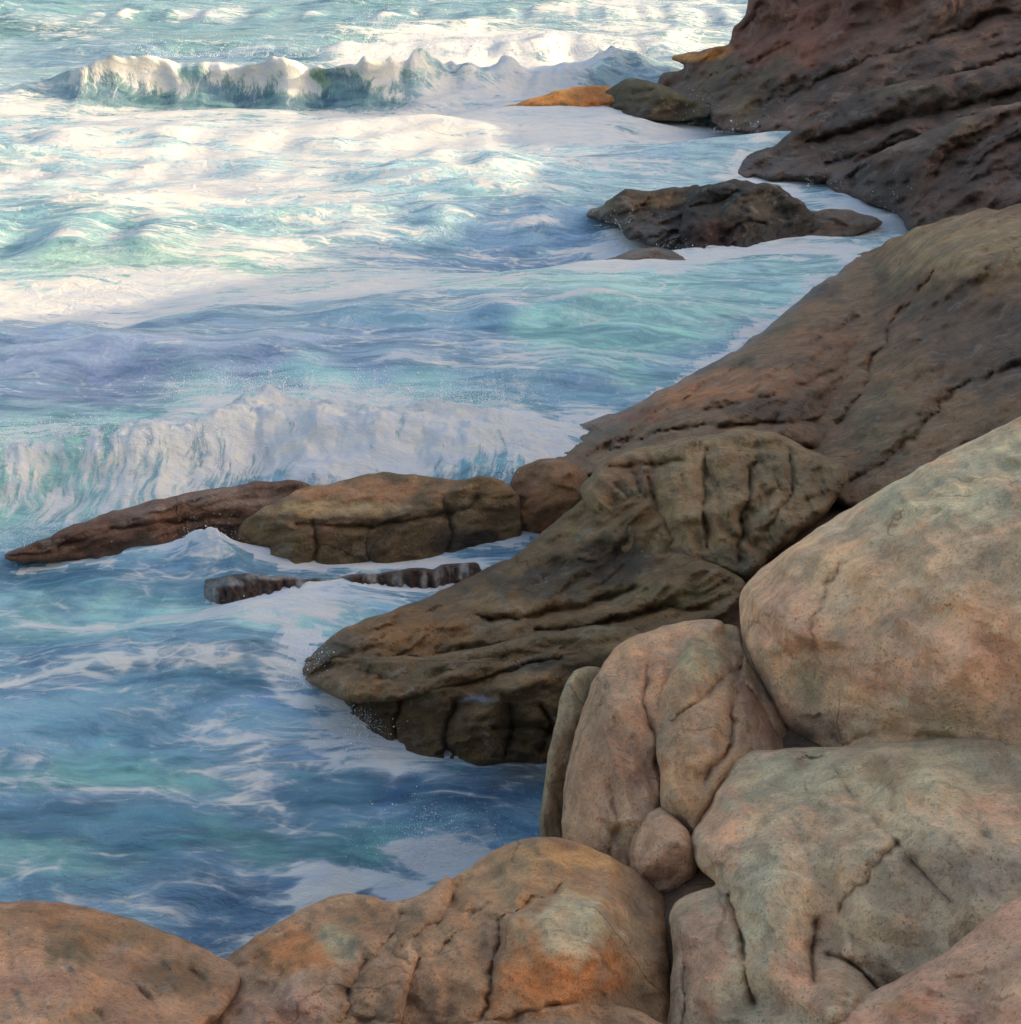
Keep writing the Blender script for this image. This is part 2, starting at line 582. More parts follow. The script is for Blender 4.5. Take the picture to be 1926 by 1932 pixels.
# ------------------------------------------------------------------ the sea
def wave_shape(x, y):
    """returns dx, dy, z, face mask, crest mask of the sea at rest position x, y"""
    z = np.zeros_like(x); ddx = np.zeros_like(x); ddy = np.zeros_like(x)
    r = np.random.default_rng(11)
    patch = 0.55 + 0.75 * fbm(x / 7, y / 7 + 3, octv=2)
    far = smooth(14, 40, y)
    wf_ = [fbm(x / L + L, y / L, octv=2) for L in (3.0, 8.0, 20.0)]
    for i in range(46):
        lam = 0.45 * (1.085 ** i) * r.uniform(0.9, 1.1)
        if lam > 14: lam = r.uniform(0.5, 8)
        ang = r.normal(math.radians(-82), 0.42)
        A = lam * (0.0095 if lam < 3 else 0.0075)
        k = 2 * math.pi / lam
        ph = r.uniform(0, 6.28)
        kx, ky = math.cos(ang), math.sin(ang)
        th = k * (x * kx + y * ky) + ph + 1.6 * wf_[0 if lam < 1 else (1 if lam < 3 else 2)] * (1 if i % 2 else -1)
        a = A * np.clip(patch + 0.25 * r.normal(), 0.15, 1.6) * (0.65 + 0.75 * far)
        z += a * np.sin(th)
        ddx += 0.8 * a * kx * np.cos(th); ddy += 0.8 * a * ky * np.cos(th)
    face = np.zeros_like(x); crest = np.zeros_like(x)
    # far breaker
    xb = np.array([-60, -20, -17.2, -14.5, -10, -6, -4.2, -2.5, 1, 4, 6.5, 9])
    hb = np.array([0.1, 0.15, 0.5, 1.35, 1.4, 1.7, 2.2, 1.5, 1.1, 0.8, 0.4, 0.1])
    yb = np.array([54, 53, 52.2, 52, 52.2, 52, 52, 52.6, 53.5, 54.5, 55, 55])
    h = 0.86 * np.interp(x, xb, hb) * (1 + 0.42 * fbm(x * 0.42, x * 0 + 2, octv=4))
    yc = np.interp(x, xb, yb) + 0.9 * fbm(x * 0.33, x * 0 + 7, octv=3)
    s = y - yc
    pf = np.where(s < 0, np.exp(-(s / 1.05) ** 2), np.exp(-(np.abs(s) / 3.2) ** 1.6))
    pile = smooth(-5, -2.5, x) * smooth(9, 5, x)
    z += h * pf * (1 + 0.35 * pile * fbm(x * 0.9, y * 0.9, octv=3))
    ddy -= 0.75 * h * pf ** 3 * (s < 1.2) * (1 - pile)
    far_face = smooth(-2.6, -1.2, s) * smooth(0.5, -0.1, s) * smooth(0.5, 1.2, h)
    face = np.maximum(face, far_face * (1 - pile))
    crest = np.maximum(crest, np.exp(-((s - 0.2) / 0.55) ** 2) * smooth(0.6, 1.2, h))
    # near breaker behind the ledge
    xn = np.array([-12, -8, -6.2, -5.2, -4.3, -3.3, -2.3, -1.1, 0.25, 1.2, 2.0])
    yn = np.array([15.8, 16.1, 16.3, 16.6, 16.9, 17.8, 17.4, 17.4, 17.3, 17.2, 17.5])
    hn = np.array([0.5, 0.65, 0.72, 0.75, 0.8, 0.95, 0.9, 0.85, 0.6, 0.2, 0.0])
    wob = 0.35 * fbm(x * 0.8, y * 0.7 + 5, octv=4)
    s2 = y - np.interp(x, xn, yn) - wob
    h2 = 0.82 * np.interp(x, xn, hn) * (1 + 0.25 * fbm(x * 0.8, y * 0.5 + 1, octv=3))
    pf2 = np.where(s2 < 0, np.exp(-(np.abs(s2) / np.interp(x, [-5.0, -3.0], [0.62, 1.15])) ** 1.8), np.exp(-(np.abs(s2) / 1.6) ** 1.7))
    lump = 1 + 0.15 * fbm(x * 1.3, y * 2.0, octv=5, gain=0.6)
    z += h2 * pf2 * lump
    face = np.maximum(face, smooth(-2.4, -1.0, s2) * smooth(0.7, 0.1, s2) * smooth(0.15, 0.5, h2))
    crest = np.maximum(crest, 0.7 * np.exp(-((s2 - 0.1) / 0.3) ** 2) * smooth(0.15, 0.5, h2))
    # small green swell on the left and lesser broken lines
    for (yc0, sl, x0, x1, hh, wf, wb, sd) in ((29.6, 0.06, -13, -6.5, 0.34, 0.8, 1.8, 3), (36.5, -0.05, -15, 1, 0.20, 1.0, 2.4, 4),
                                            (42, 0.04, -18, 4, 0.16, 1.2, 2.6, 5), (23.5, 0.05, -9, 3.5, 0.30, 0.6, 1.5, 6),
                                            (66, 0.02, -30, 12, 0.28, 2.2, 4, 9), (84, 0.02, -40, 16, 0.3, 3, 6, 12),
                                            (20.6, -0.08, -8, 1.5, 0.26, 0.5, 1.2, 8), (31.8, 0.1, -4, 4.5, 0.25, 0.6, 1.3, 10)):
        yc1 = yc0 + sl * x + 0.9 * fbm(x * 0.25 + sd, x * 0 + sd, octv=3)
        s3 = y - yc1
        e = smooth(x0 - 2, x0 + 2, x) * smooth(x1 + 2, x1 - 2, x) * np.clip(0.65 + fbm(x * 0.5, x * 0 + sd * 2, octv=2), 0, 1.4)
        z += hh * e * np.where(s3 < 0, np.exp(-(s3 / wf) ** 2), np.exp(-(s3 / wb) ** 2))
        crest = np.maximum(crest, 0.75 * e * np.exp(-((s3 - 0.1) / (wf * 0.55)) ** 2))
        face = np.maximum(face, 0.5 * e * np.exp(-((s3 + 0.6 * wf) / (wf * 0.6)) ** 2))
    # white water surging through the gap of the left ledge
    g_ = np.exp(-((x + 3.33 + 0.5 * (y - 14.15)) / 0.33) ** 2 - ((y - 14.2) / 0.42) ** 2)
    z += 0.24 * g_ * (1 + 0.5 * fbm(x * 3, y * 3, octv=4))
    crest = np.maximum(crest, g_)
    # broad lumps in the cove
    z += 0.10 * fbm(x * 0.55 + 3, y * 0.8, octv=3) * smooth(17, 13, y)
    return ddx, ddy, z, face, crest


def build_sea():
    rows = np.concatenate([np.arange(1960, -150, -2.2), np.arange(-151, -214, -1.2)])
    dy = CP - (rows - H0 / 2) / FOC * SP
    dz = -SP - (rows - H0 / 2) / FOC * CP
    Yr = CAM_Z * dy / -dz
    Tr = CAM_Z / -dz
    cols = np.concatenate([np.arange(-1700, -1010, 14.0), np.arange(-1010, 1010, 3.0), np.arange(1010, 1900, 14.0)]) / FOC
    Y = np.repeat(Yr[:, None], len(cols), 1)
    X = cols[None, :] * Tr[:, None]
    PX, PY = project(X, Y, 0 * X)
    ddx, ddy, z, face, crest = wave_shape(X, Y)
    fadefar = smooth(160, 90, Y)
    V = np.stack([X + ddx * fadefar, Y + ddy * fadefar, z * fadefar], -1).reshape(-1, 3)
    # ------------ large-scale water colour and foam cover, laid over the water by place
    blue = srgb(92, 132, 172); deep = srgb(58, 100, 138); teal = srgb(96, 150, 160)
    aqua = srgb(140, 188, 200); pale = srgb(150, 185, 190); lilac = srgb(128, 142, 188); green = srgb(128, 165, 130)
    navy = srgb(45, 80, 125)
    C = np.tile(blue, (X.size, 1)).reshape(X.shape + (3,))
    foam = np.full(X.shape, 0.30)

    W1 = fbm(PX / 160 + 2, PY / 60, octv=4); W2 = fbm(PX / 160, PY / 60 + 6, octv=4)

    def wq(cx, cy, rx, ry):
        wx = PX + W1 * min(rx * 0.5, 110)
        wy = PY + W2 * min(ry * 0.6, 36)
        return smooth(1.3, 0.4, np.sqrt(((wx - cx) / rx) ** 2 + ((wy - cy) / ry) ** 2))

    def colour(cx, cy, rx, ry, c, st):
        nonlocal C
        f = (wq(cx, cy, rx, ry) * st)[..., None]
        C = C * (1 - f) + c * f

    def cover(cx, cy, rx, ry, v, st=1.0):
        nonlocal foam
        f = wq(cx, cy, rx, ry) * st
        foam = foam * (1 - f) + v * f
    C[:] = np.where((PY < 560)[..., None], pale * 0.8 + blue * 0.2, blue)
    for a in ((400, 40, 900, 70, teal, .8), (300, 110, 300, 25, blue, .6), (150, 60, 200, 30, teal * .7, .7),
              (500, 330, 700, 130, aqua, .5), (150, 430, 260, 60, teal, .8), (330, 490, 330, 30, green, .25), (900, 330, 300, 60, aqua, .8),
              (1100, 300, 260, 50, blue, .4), (1050, 450, 350, 60, blue, .8), (850, 470, 200, 40, navy * 1.5, .5),
              (1250, 560, 260, 110, aqua, .8), (1150, 650, 220, 80, aqua, .7),
              (200, 680, 420, 90, lilac, .8), (500, 640, 500, 50, blue, .6), (150, 780, 230, 50, lilac * .8, .8), (700, 680, 300, 50, lilac, .5),
              (80, 900, 220, 120, aqua * .95, .8), (600, 800, 500, 80, aqua, .7), 
              (300, 1090, 400, 40, blue, .7), (300, 1180, 450, 50, aqua, .7), (60, 1300, 130, 50, navy * 1.4, .8), (400, 1310, 250, 40, deep, .5),
              (300, 1400, 500, 60, blue, .8), (500, 1500, 450, 60, deep, .6), (200, 1480, 260, 40, teal, .7), (300, 1590, 500, 60, deep, .9),
              (620, 1600, 280, 50, teal, .5), (600, 1700, 320, 80, navy * 1.15, .9), (420, 1780, 160, 60, navy, .8), (80, 1640, 200, 40, teal, .6),
              (880, 1500, 180, 45, navy * .9, .9), (960, 1400, 160, 30, navy, .8), (1000, 1460, 90, 30, srgb(90, 78, 66), .6),
              (1350, 560, 200, 60, aqua, .6)):
        colour(*a)
    for a in ((400, 40, 1200, 60, .22), (150, 50, 120, 30, .5), (400, 25, 150, 20, .55), (950, 110, 330, 75, 1.0), (1200, 40, 300, 60, .6),
              (350, 200, 600, 22, .7), (600, 270, 900, 70, .68), (1000, 230, 400, 40, .76), (300, 360, 800, 70, .62), (400, 440, 420, 40, .45), (550, 540, 700, 60, .68),
              (100, 570, 330, 40, .8), (700, 470, 250, 40, .6), (1150, 300, 260, 60, .42), (1000, 470, 330, 60, .36), (1250, 580, 300, 90, .38),
              (300, 670, 600, 70, .26), (750, 640, 500, 50, .34), (150, 780, 250, 40, .12),
              (620, 850, 500, 110, .74), (700, 880, 350, 45, .88), (330, 930, 220, 60, .76), (120, 930, 250, 100, .62), (1000, 740, 300, 60, .45), (900, 840, 160, 50, .8),
              (300, 1080, 330, 40, .35), (150, 1060, 60, 20, .6), (400, 1040, 110, 55, .95), (720, 1060, 280, 18, .95), (600, 1140, 300, 20, .5),
              (350, 1180, 420, 35, .62), (350, 1260, 260, 30, .35), (360, 1290, 150, 22, .6), (570, 1300, 80, 50, .66), (690, 1380, 110, 30, .6), (150, 1390, 250, 50, .2),
              (480, 1440, 330, 40, .40), (700, 1440, 250, 35, .55), (300, 1560, 450, 70, .22), (550, 1540, 200, 40, .45), (850, 1610, 170, 40, .85), (700, 1660, 130, 35, .75),
              (950, 1420, 120, 25, .55), (600, 1740, 300, 60, .25), (100, 1640, 200, 40, .4), (300, 1720, 160, 25, .45),
              (1450, 350, 100, 25, .75), (1380, 250, 110, 45, .85), (1640, 400, 130, 40, .85), (1250, 490, 260, 30, .7), (1500, 470, 200, 25, .7), (1180, 440, 80, 40, .75),
              (1010, 840, 70, 40, .9), (1050, 880, 90, 40, .9)):
        cover(*a)
    for i in range(0):
        pass
    # froth fringe where the water meets stone
    W = np.concatenate(WATERLINE)
    gx0, gy0, cs = -14.0, 8.0, 0.09
    nx_, ny_ = int(34 / cs), int(46 / cs)
    D = np.full((nx_, ny_), 9.0)
    wi = ((W[:, 0] - gx0) / cs).astype(int); wj = ((W[:, 1] - gy0) / cs).astype(int)
    ok = (wi >= 0) & (wi < nx_) & (wj >= 0) & (wj < ny_)
    D[wi[ok], wj[ok]] = 0
    for _ in range(16):
        for ax in (0, 1):
            for sh in (1, -1):
                D = np.minimum(D, np.roll(D, sh, ax) + cs)
    qi = np.clip(((X - gx0) / cs).astype(int), 0, nx_ - 1); qj = np.clip(((Y - gy0) / cs).astype(int), 0, ny_ - 1)
    dist = np.where((X > gx0) & (X < gx0 + 33) & (Y > gy0) & (Y < gy0 + 45), D[qi, qj], 9.0)
    sc_ = 0.13 + 0.20 * smooth(16, 40, Y)
    fringe = np.exp(-dist / sc_) * np.clip(0.75 + 0.7 * fbm(X * 0.9, Y * 0.9, octv=3), 0.1, 1.2)
    foam = np.maximum(foam, np.minimum(0.2 + 0.7 * fringe, 0.9) * (fringe > 0.05))
    # crests are foaming
    foam = foam + 0.03 * smooth(1050, 1150, PY) * (1 - foam)
    foam = np.maximum(foam, crest * 0.92)
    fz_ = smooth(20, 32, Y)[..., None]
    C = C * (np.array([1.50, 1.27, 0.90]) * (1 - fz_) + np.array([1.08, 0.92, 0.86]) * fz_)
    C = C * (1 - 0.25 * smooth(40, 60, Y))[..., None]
    thin = smooth(0.35, 0.9, np.maximum(face - 0.3, 0) * 1.3)[..., None] * 0.35
    C = C * (1 - thin) + (green * 0.3 + teal * 0.7) * thin
    Vz = V.reshape(X.shape + (3,))[..., 2]
    far_ = smooth(40, 48, Y)
    fz = Vz + 0.75 * fbm(X * 0.6, Vz * 1.2, octv=4)
    g = smooth(0.35, 1.35, fz)[..., None]
    wallc = srgb(92, 122, 130) * (1 - g) + srgb(158, 172, 128) * g
    blot = smooth(0.1, 0.35, fbm(X * 0.55 + 3, Vz * 0.8, octv=3))[..., None]
    wallc = wallc * (1 - blot * 0.5) + srgb(84, 112, 132) * blot * 0.5
    ff = (face * far_)[..., None]
    C = C * (1 - ff) + wallc * ff
    # falling water on the wall: strands and broken gaps along the crest
    strand = smooth(0.12, 0.5, ridged(X * 0.42 + 0.25 * Vz, Vz * 0.25, octv=2))
    foam_wall = np.clip(0.15 + 0.65 * strand * smooth(-0.2, 1.2, fz) + 0.75 * smooth(0.95, 1.35, fz), 0, 1)
    foam = foam * (1 - face * far_) + foam_wall * face * far_
    nr, nc = X.shape
    I = np.arange(nr * nc).reshape(nr, nc)
    F = np.stack([I[:-1, :-1], I[:-1, 1:], I[1:, 1:], I[1:, :-1]], -1).reshape(-1, 4)
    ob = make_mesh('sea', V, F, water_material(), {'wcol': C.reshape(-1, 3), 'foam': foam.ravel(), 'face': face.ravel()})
    return tag(ob, kind='structure')


def water_material():
    k = N('sea_water')
    p = k.pos()
    wcol = k.attr('wcol', 'Color'); foam = k.attr('foam'); face = k.attr('face')
    wn_ = k.n('ShaderNodeTexNoise'); wn_.inputs['Scale'].default_value = 0.5; wn_.inputs['Detail'].default_value = 3
    k.put(wn_.inputs['Vector'], p)
    warp = k.mapping(wn_.outputs['Color'], (1.3, 0.7, 0.5))
    pw = k.vmath('ADD', p, warp)
    flat = k.mapping(pw, (0.42, 1.25, 1.0), (0, 0, 0.12))
    fall = k.mapping(pw, (2.6, 0.45, 0.8), (0, 0, 0.35))
    a1 = k.noise(flat, 0.9, 9, 0.62, 0.5)
    a2 = k.noise(flat, 3.2, 8, 0.66, 0.7)
    lace = k.vor(k.vmath('ADD', flat, k.mapping(wn_.outputs['Color'], (0.8, 0.8, 0.8))), 2.1)
    lace2 = k.vor(flat, 6.0)
    b1 = k.noise(fall, 2.0, 9, 0.66, 0.3)
    b2 = k.noise(fall, 6.0, 6, 0.68, 0.2)
    nf = k.math('ADD', k.math('MULTIPLY', a1, 0.62), k.math('MULTIPLY', a2, 0.38))
    lc = k.math('MULTIPLY', k.ramp(lace, 0.0, 0.13, 1, 0), 0.06)
    lc2 = k.math('MULTIPLY', k.ramp(lace2, 0.0, 0.13, 1, 0), 0.04)
    nf = k.math('ADD', nf, k.math('ADD', lc, lc2))
    ns = k.math('ADD', k.math('MULTIPLY', b1, 0.6), k.math('MULTIPLY', b2, 0.4))
    nn = k.n('ShaderNodeMix', data_type='FLOAT')
    k.put(nn.inputs[0], face); k.put(nn.inputs[2], nf); k.put(nn.inputs[3], ns)
    n = nn.outputs[0]
    # cover 0..1 to a threshold on the pattern
    thr = k.math('MULTIPLY_ADD', foam, -0.42, 0.74)
    d_ = k.math('SUBTRACT', n, thr)
    f_soft = k.ramp(d_, -0.07, 0.09)
    f_hard = k.ramp(d_, 0.00, 0.055)
    f = k.math('ADD', k.math('MULTIPLY', f_soft, 0.62), k.math('MULTIPLY', f_hard, 0.38))
    # streaks of other water colour
    st = k.noise(k.mapping(pw, (0.35, 1.4, 1.0), (0, 0, -0.1)), 1.5, 6, 0.6, 0.8)
    st2 = k.noise(k.mapping(pw, (0.5, 1.6, 1.0), (0, 0, 0.2), (9, 3, 1)), 2.6, 5, 0.6, 0.8)
    c = k.mix(k.ramp(st, 0.38, 0.62), k.mix(1.0, wcol, (0.40, 0.52, 0.60), 'MULTIPLY'), k.mix(1.0, wcol, (1.16, 1.12, 1.08), 'MULTIPLY'))
    c = k.mix(k.ramp(st2, 0.53, 0.68, 0, 0.55), c, k.mix(1.0, wcol, (0.85, 1.2, 1.02), 'MULTIPLY'))
    c = k.mix(k.ramp(st2, 0.46, 0.32, 0, 0.5), c, k.mix(1.0, wcol, (1.05, 0.92, 1.22), 'MULTIPLY'))
    milk = k.math('MULTIPLY', k.ramp(d_, -0.18, 0.03), 0.34)
    c = k.mix(milk, c, k.mix(0.45, wcol, (0.40, 0.48, 0.50)))
    fc = k.mix(k.ramp(a2, 0.35, 0.65), (0.45, 0.45, 0.475), (0.54, 0.507, 0.455))
    c0 = c
    k.put(k.b.inputs['Roughness'], k.math('MULTIPLY_ADD', f, 0.6, 0.16))
    k.b.inputs['IOR'].default_value = 1.33
    k.put(k.b.inputs['Specular IOR Level'], k.math('MULTIPLY_ADD', f, -0.4, 0.5))
    flk = k.noise(k.mapping(pw, (1.0, 1.8, 1.0)), 11.0, 5, 0.7, 0.3)
    f = k.math('MAXIMUM', f, k.math('MULTIPLY', k.ramp(flk, 0.60, 0.68), k.ramp(d_, -0.16, 0.02, 0, 0.75)))
    c = k.mix(f, c0, fc)
    k.put(k.b.inputs['Base Color'], c)
    rip = k.noise(k.mapping(pw, (0.7, 1.5, 1.0)), 4.0, 8, 0.62, 0.5)
    rip2 = k.noise(k.mapping(pw, (0.8, 1.3, 1.0)), 17.0, 4, 0.6, 0.4)
    h = k.math('MULTIPLY', k.math('ADD', k.math('MULTIPLY', rip, 0.11), k.math('MULTIPLY', rip2, 0.022)), k.math('MULTIPLY_ADD', f, -0.45, 1.0))
    h = k.math('ADD', h, k.math('MULTIPLY', f, 0.035))
    k.put(k.b.inputs['Normal'], k.bump(h, 1.0, 0.9))
    return k.m


# ------------------------------------------------------------------ off-shore ground: bedrock under the boulders, cliff to the right
DK = srgb(62, 52, 44)


def build_cliff():
    y = np.linspace(-6, 58, 170); v = np.linspace(0, 1, 110)
    Yg, Vg = np.meshgrid(y, v, indexing='ij')
    foot = 0.36 * np.maximum(Yg, 4) + 3.0
    xr = np.maximum(foot + 3.5, np.interp(Yg, [0, 20, 28, 38, 51, 58], [8, 12.2, 14, 17.5, 21.5, 24]))
    hr = np.interp(Yg, [-6, 0, 10, 20, 22, 25, 30, 38, 46, 50, 52, 55, 58], [7.2, 7.2, 7.0, 6.7, 6.3, 5.4, 4.9, 4.8, 4.8, 4.6, 3.6, 1.6, 0.0])
    X = np.where(Vg < 0.5, foot + (xr - foot) * (Vg / 0.5), xr + (Vg - 0.5) / 0.5 * 45)
    prof = np.where(Vg < 0.5, smooth(-0.1, 1.05, Vg / 0.5), 1 - 0.12 * smooth(0, 0.5, (Vg - 0.5) * 2))
    Z = -1.2 + (hr + 1.2) * prof
    nz = fbm(X * 0.28, Yg * 0.28, Z * 0.28, octv=5)
    Z = Z + nz * 0.42 * prof * smooth(-0.5, 3, hr) + 0.4 * ridged(X * 0.35, Yg * 0.35, Z * 0.5, octv=3) * prof * 0.5
    X = X + 0.5 * fbm(X * 0.5 + 9, Yg * 0.5, Z * 0.5, octv=3) * (Vg < 0.5)
    V = np.stack([X, Yg, Z], -1).reshape(-1, 3)
    n, m = X.shape
    I = np.arange(n * m).reshape(n, m)
    F = np.stack([I[:-1, :-1], I[1:, :-1], I[1:, 1:], I[:-1, 1:]], -1).reshape(-1, 4)
    C = np.tile(srgb(120, 98, 82), (len(V), 1))
    ob = make_mesh('cliff', V, F, MAT_FAR, {'tint': C})
    tag(ob, kind='structure')


build_cliff()

rock('bedrock', [(1120, 1230), (1250, 1100), (1500, 930), (1800, 790), (2700, 560), (2700, 2200), (-750, 2150), (-750, 1900), (-150, 1890), (200, 1890), (440, 1920), (620, 1840), (860, 1760), (1040, 1680), (1110, 1600), (1100, 1400)],
     [Yd(1250, 1050, 14.5), Yd(1800, 780, 18.0), Yd(2300, 640, 16.5), Yd(1100, 1500, 9.6), Yd(1300, 1400, 8.8), Yd(1500, 1385, 7.95), Yd(1400, 1150, 12.0),
      Yd(1700, 1100, 10.5), Yd(2200, 1000, 10.0), Yd(1300, 1680, 6.45), Yd(1700, 1500, 7.3), Yd(2200, 1500, 6.6), Yd(1258, 1900, 5.75),
      Yd(1700, 1850, 5.7), Yd(2300, 1900, 5.2), Yd(-700, 1900, 6.4), Yd(-700, 2100, 5.2), Yd(2650, 600, 15.0), Yd(2650, 2100, 4.6), Yd(900, 1800, 6.7), Yd(440, 1920, 6.4), Yd(0, 1900, 6.2), Yd(0, 2100, 5.1), Yd(1000, 2100, 5.3), Yd(1700, 2100, 5.0)],
     srgb(104, 84, 64), MAT_NEAR, kind='structure', w=60, R=0.3, T=1.5, amp=0.08, freq=1.5, step=8, seed=91)

# ------------------------------------------------------------------ headland, spit and islet
red = srgb(124, 84, 66); brn = srgb(104, 82, 66); dbr = srgb(92, 73, 60); char = srgb(74, 62, 52)
orange = srgb(232, 158, 78); tan = srgb(150, 122, 92); olive = srgb(104, 96, 70); plum = srgb(122, 94, 80)

HG = 'rock masses of the headland'
rock('headland_rock', [(1440, -130), (1412, 15), (1385, 55), (1368, 88), (1320, 97), (1266, 110), (1292, 124), (1256, 138), (1240, 155), (1225, 178), (1290, 200), (1335, 205), (1365, 246), (1440, 252), (1530, 285), (1700, 260), (2120, 200), (2600, 150), (2600, -160), (2120, -140)],
     [Zd(1230, 180, 0.05), Zd(1365, 246, -.05), Zd(1440, 252, 0), Zd(1530, 280, 0.3), Yd(1425, 0, 51.5), Yd(1700, 0, 47), Yd(2100, 0, 44), Yd(1700, 200, 41), Yd(2100, 150, 38), Yd(1385, 60, 51.5), Yd(1500, 120, 47.5), Yd(1440, -130, 52), Yd(2100, -130, 45), Yd(2560, -130, 42), Yd(2560, 140, 35)],
     plum, MAT_FAR, 'tall reddish brown headland rock rising out of the top right of the frame', 'headland', HG, w=18, R=0.6, T=5, amp=0.45, freq=0.42, strata=(-24, 0.42, 62, 330), rough_edge=7, seed=1,
     splats=[(1500, 50, 150, 70, red * 1.08, .8), (1305, 107, 56, 12, orange * .9, .95), (1360, 96, 40, 10, orange * .7, .7), (1620, 30, 130, 60, red, .6), (1460, 100, 120, 40, red * 1.3, .7), (1800, 60, 200, 50, srgb(120, 95, 78), .7), (1400, 160, 120, 50, olive * .9, .6), (1560, 170, 160, 50, char, .7), (1850, 120, 220, 40, char * 1.2, .5), (1400, 215, 60, 25, olive * 1.2, .7)],
     cracks=[([(1900, 20), (1750, 80), (1620, 120), (1480, 190)], 9, 0.7), ([(1930, 100), (1780, 150), (1650, 175)], 8, 0.6), ([(1560, 30), (1480, 90), (1330, 150)], 7, 0.5)])
rock('headland_rock', [(2600, 40), (2120, 95), (1930, 118), (1800, 140), (1680, 160), (1600, 185), (1540, 215), (1500, 240), (1455, 275), (1400, 300), (1390, 335), (1470, 338), (1560, 345), (1700, 340), (2120, 320), (2600, 300)],
     [Zd(1400, 335, -.05), Zd(1395, 305, .15), Zd(1470, 265, .5), Yd(1600, 190, 40.5), Yd(1700, 200, 38.5), Yd(2100, 120, 36.5), Yd(2100, 300, 33.5), Yd(1700, 320, 36), Zd(1560, 345, 0.0), Yd(1560, 270, 38), Yd(2560, 60, 35), Yd(2560, 290, 31)],
     dbr, MAT_FAR, 'dark charcoal slab in the middle of the headland, sloping into foam', 'headland', HG, w=18, R=0.5, T=4, amp=0.35, freq=0.5, strata=(-22, 0.4, 55, 300), rough_edge=7, seed=2,
     splats=[(1560, 200, 110, 40, char * .8, .8), (1480, 290, 100, 35, char, .7), (1800, 190, 200, 30, srgb(110, 88, 72), .8), (1850, 260, 160, 40, plum, .8), (1690, 170, 100, 15, olive, .6)],
     cracks=[([(1930, 170), (1780, 210), (1640, 235), (1520, 270)], 9, 0.7), ([(1760, 260), (1640, 290), (1560, 310)], 7, 0.5)])
rock('headland_rock', [(2600, 110), (2120, 165), (1940, 190), (1840, 215), (1740, 252), (1660, 288), (1590, 318), (1555, 348), (1600, 374), (1650, 388), (1700, 408), (1720, 440), (1850, 470), (2120, 470), (2600, 450)],
     [Zd(1560, 352, -.05), Zd(1650, 390, -.05), Zd(1710, 425, -.05), Yd(1740, 255, 33.8), Yd(1660, 290, 35), Yd(2100, 180, 32), Yd(2100, 460, 27.5), Yd(1800, 350, 31.5), Yd(1850, 465, 28.7), Yd(2560, 130, 31), Yd(2560, 440, 26)],
     srgb(112, 88, 74), MAT_FAR, 'brown lower slab of the headland with a pale ridge, above the foaming inlet', 'headland', HG, w=18, R=0.4, T=4, amp=0.3, freq=0.55, strata=(-30, 0.28, 70, 260), rough_edge=6, seed=3,
     splats=[(1670, 340, 90, 40, char * 1.1, .8), (1700, 275, 90, 12, srgb(150, 125, 108), .8), (1880, 300, 180, 70, srgb(98, 78, 68), .7), (1800, 240, 100, 30, olive, .4)],
     cracks=[([(1720, 258), (1650, 300), (1600, 335)], 6, 0.35), ([(1850, 265), (1790, 290), (1765, 330)], 6, 0.35)])
rock('spit_rock', [(936, 208), (985, 190), (1045, 174), (1100, 162), (1150, 165), (1215, 178), (1220, 205), (1150, 213), (1050, 214), (980, 213)],
     [Zd(940, 208, 0), Zd(1050, 212, -.05), Zd(1160, 208, 0.05), Yd(1100, 164, 49.8), Yd(1020, 182, 49.3), Yd(1100, 192, 48.6)],
     orange, MAT_FAR, 'low orange tongue of rock pointing left into the white surf', 'rock', w=8, R=0.2, T=2.0, amp=0.16, freq=0.9, strata=(-14, 0.12, 16, 90), seed=5, step=3,
     splats=[(1120, 185, 50, 20, srgb(170, 108, 58), .7), (1050, 175, 50, 10, srgb(225, 165, 90), .7)])
rock('spit_rock', [(1115, 195), (1150, 166), (1185, 149), (1240, 156), (1290, 182), (1345, 202), (1310, 226), (1200, 226), (1140, 218)],
     [Yd(1185, 152, 49.3), Yd(1290, 185, 48), Zd(1200, 224, -.05), Zd(1310, 226, -.05), Zd(1130, 210, 0), Yd(1220, 185, 47.7)],
     olive * .85, MAT_FAR, 'grey olive rock between the orange tongue and the tall headland', 'rock', w=8, R=0.2, T=2.0, amp=0.2, freq=0.9, strata=(-10, 0.12, 20, 90), seed=6, step=3,
     splats=[(1230, 165, 50, 18, olive * 1.3, .6), (1250, 205, 90, 14, srgb(120, 105, 90), .6)])

IG = 'rocks of the dark islet'
rock('islet_rock', [(1285, 420), (1300, 368), (1350, 346), (1420, 341), (1475, 358), (1515, 385), (1545, 425), (1530, 455), (1480, 462), (1430, 478), (1335, 486), (1290, 470)],
     [Zd(1335, 478, -.05), Zd(1430, 470, -.05), Zd(1530, 446, -.05), Yd(1420, 345, 31.0), Yd(1400, 405, 29.9), Yd(1310, 380, 30.6), Yd(1500, 390, 30.5), Yd(1300, 440, 29.8)],
     srgb(50, 43, 37), MAT_MID, 'black-brown domed rock, highest of the islet in the inlet', 'rock', IG, w=12, R=0.25, T=1.8, amp=0.16, freq=1.0, strata=(-30, 0.10, 34, 120), rough_edge=7, facet=(56, 34, -25, 0.15), seed=7, step=3,
     splats=[(1340, 440, 60, 30, srgb(60, 34, 30), .6), (1420, 390, 70, 30, srgb(78, 74, 66), .6)], cracks=[([(1300, 390), (1350, 380), (1390, 360)], 5, .3), ([(1360, 455), (1400, 420), (1440, 420)], 4, .2)])
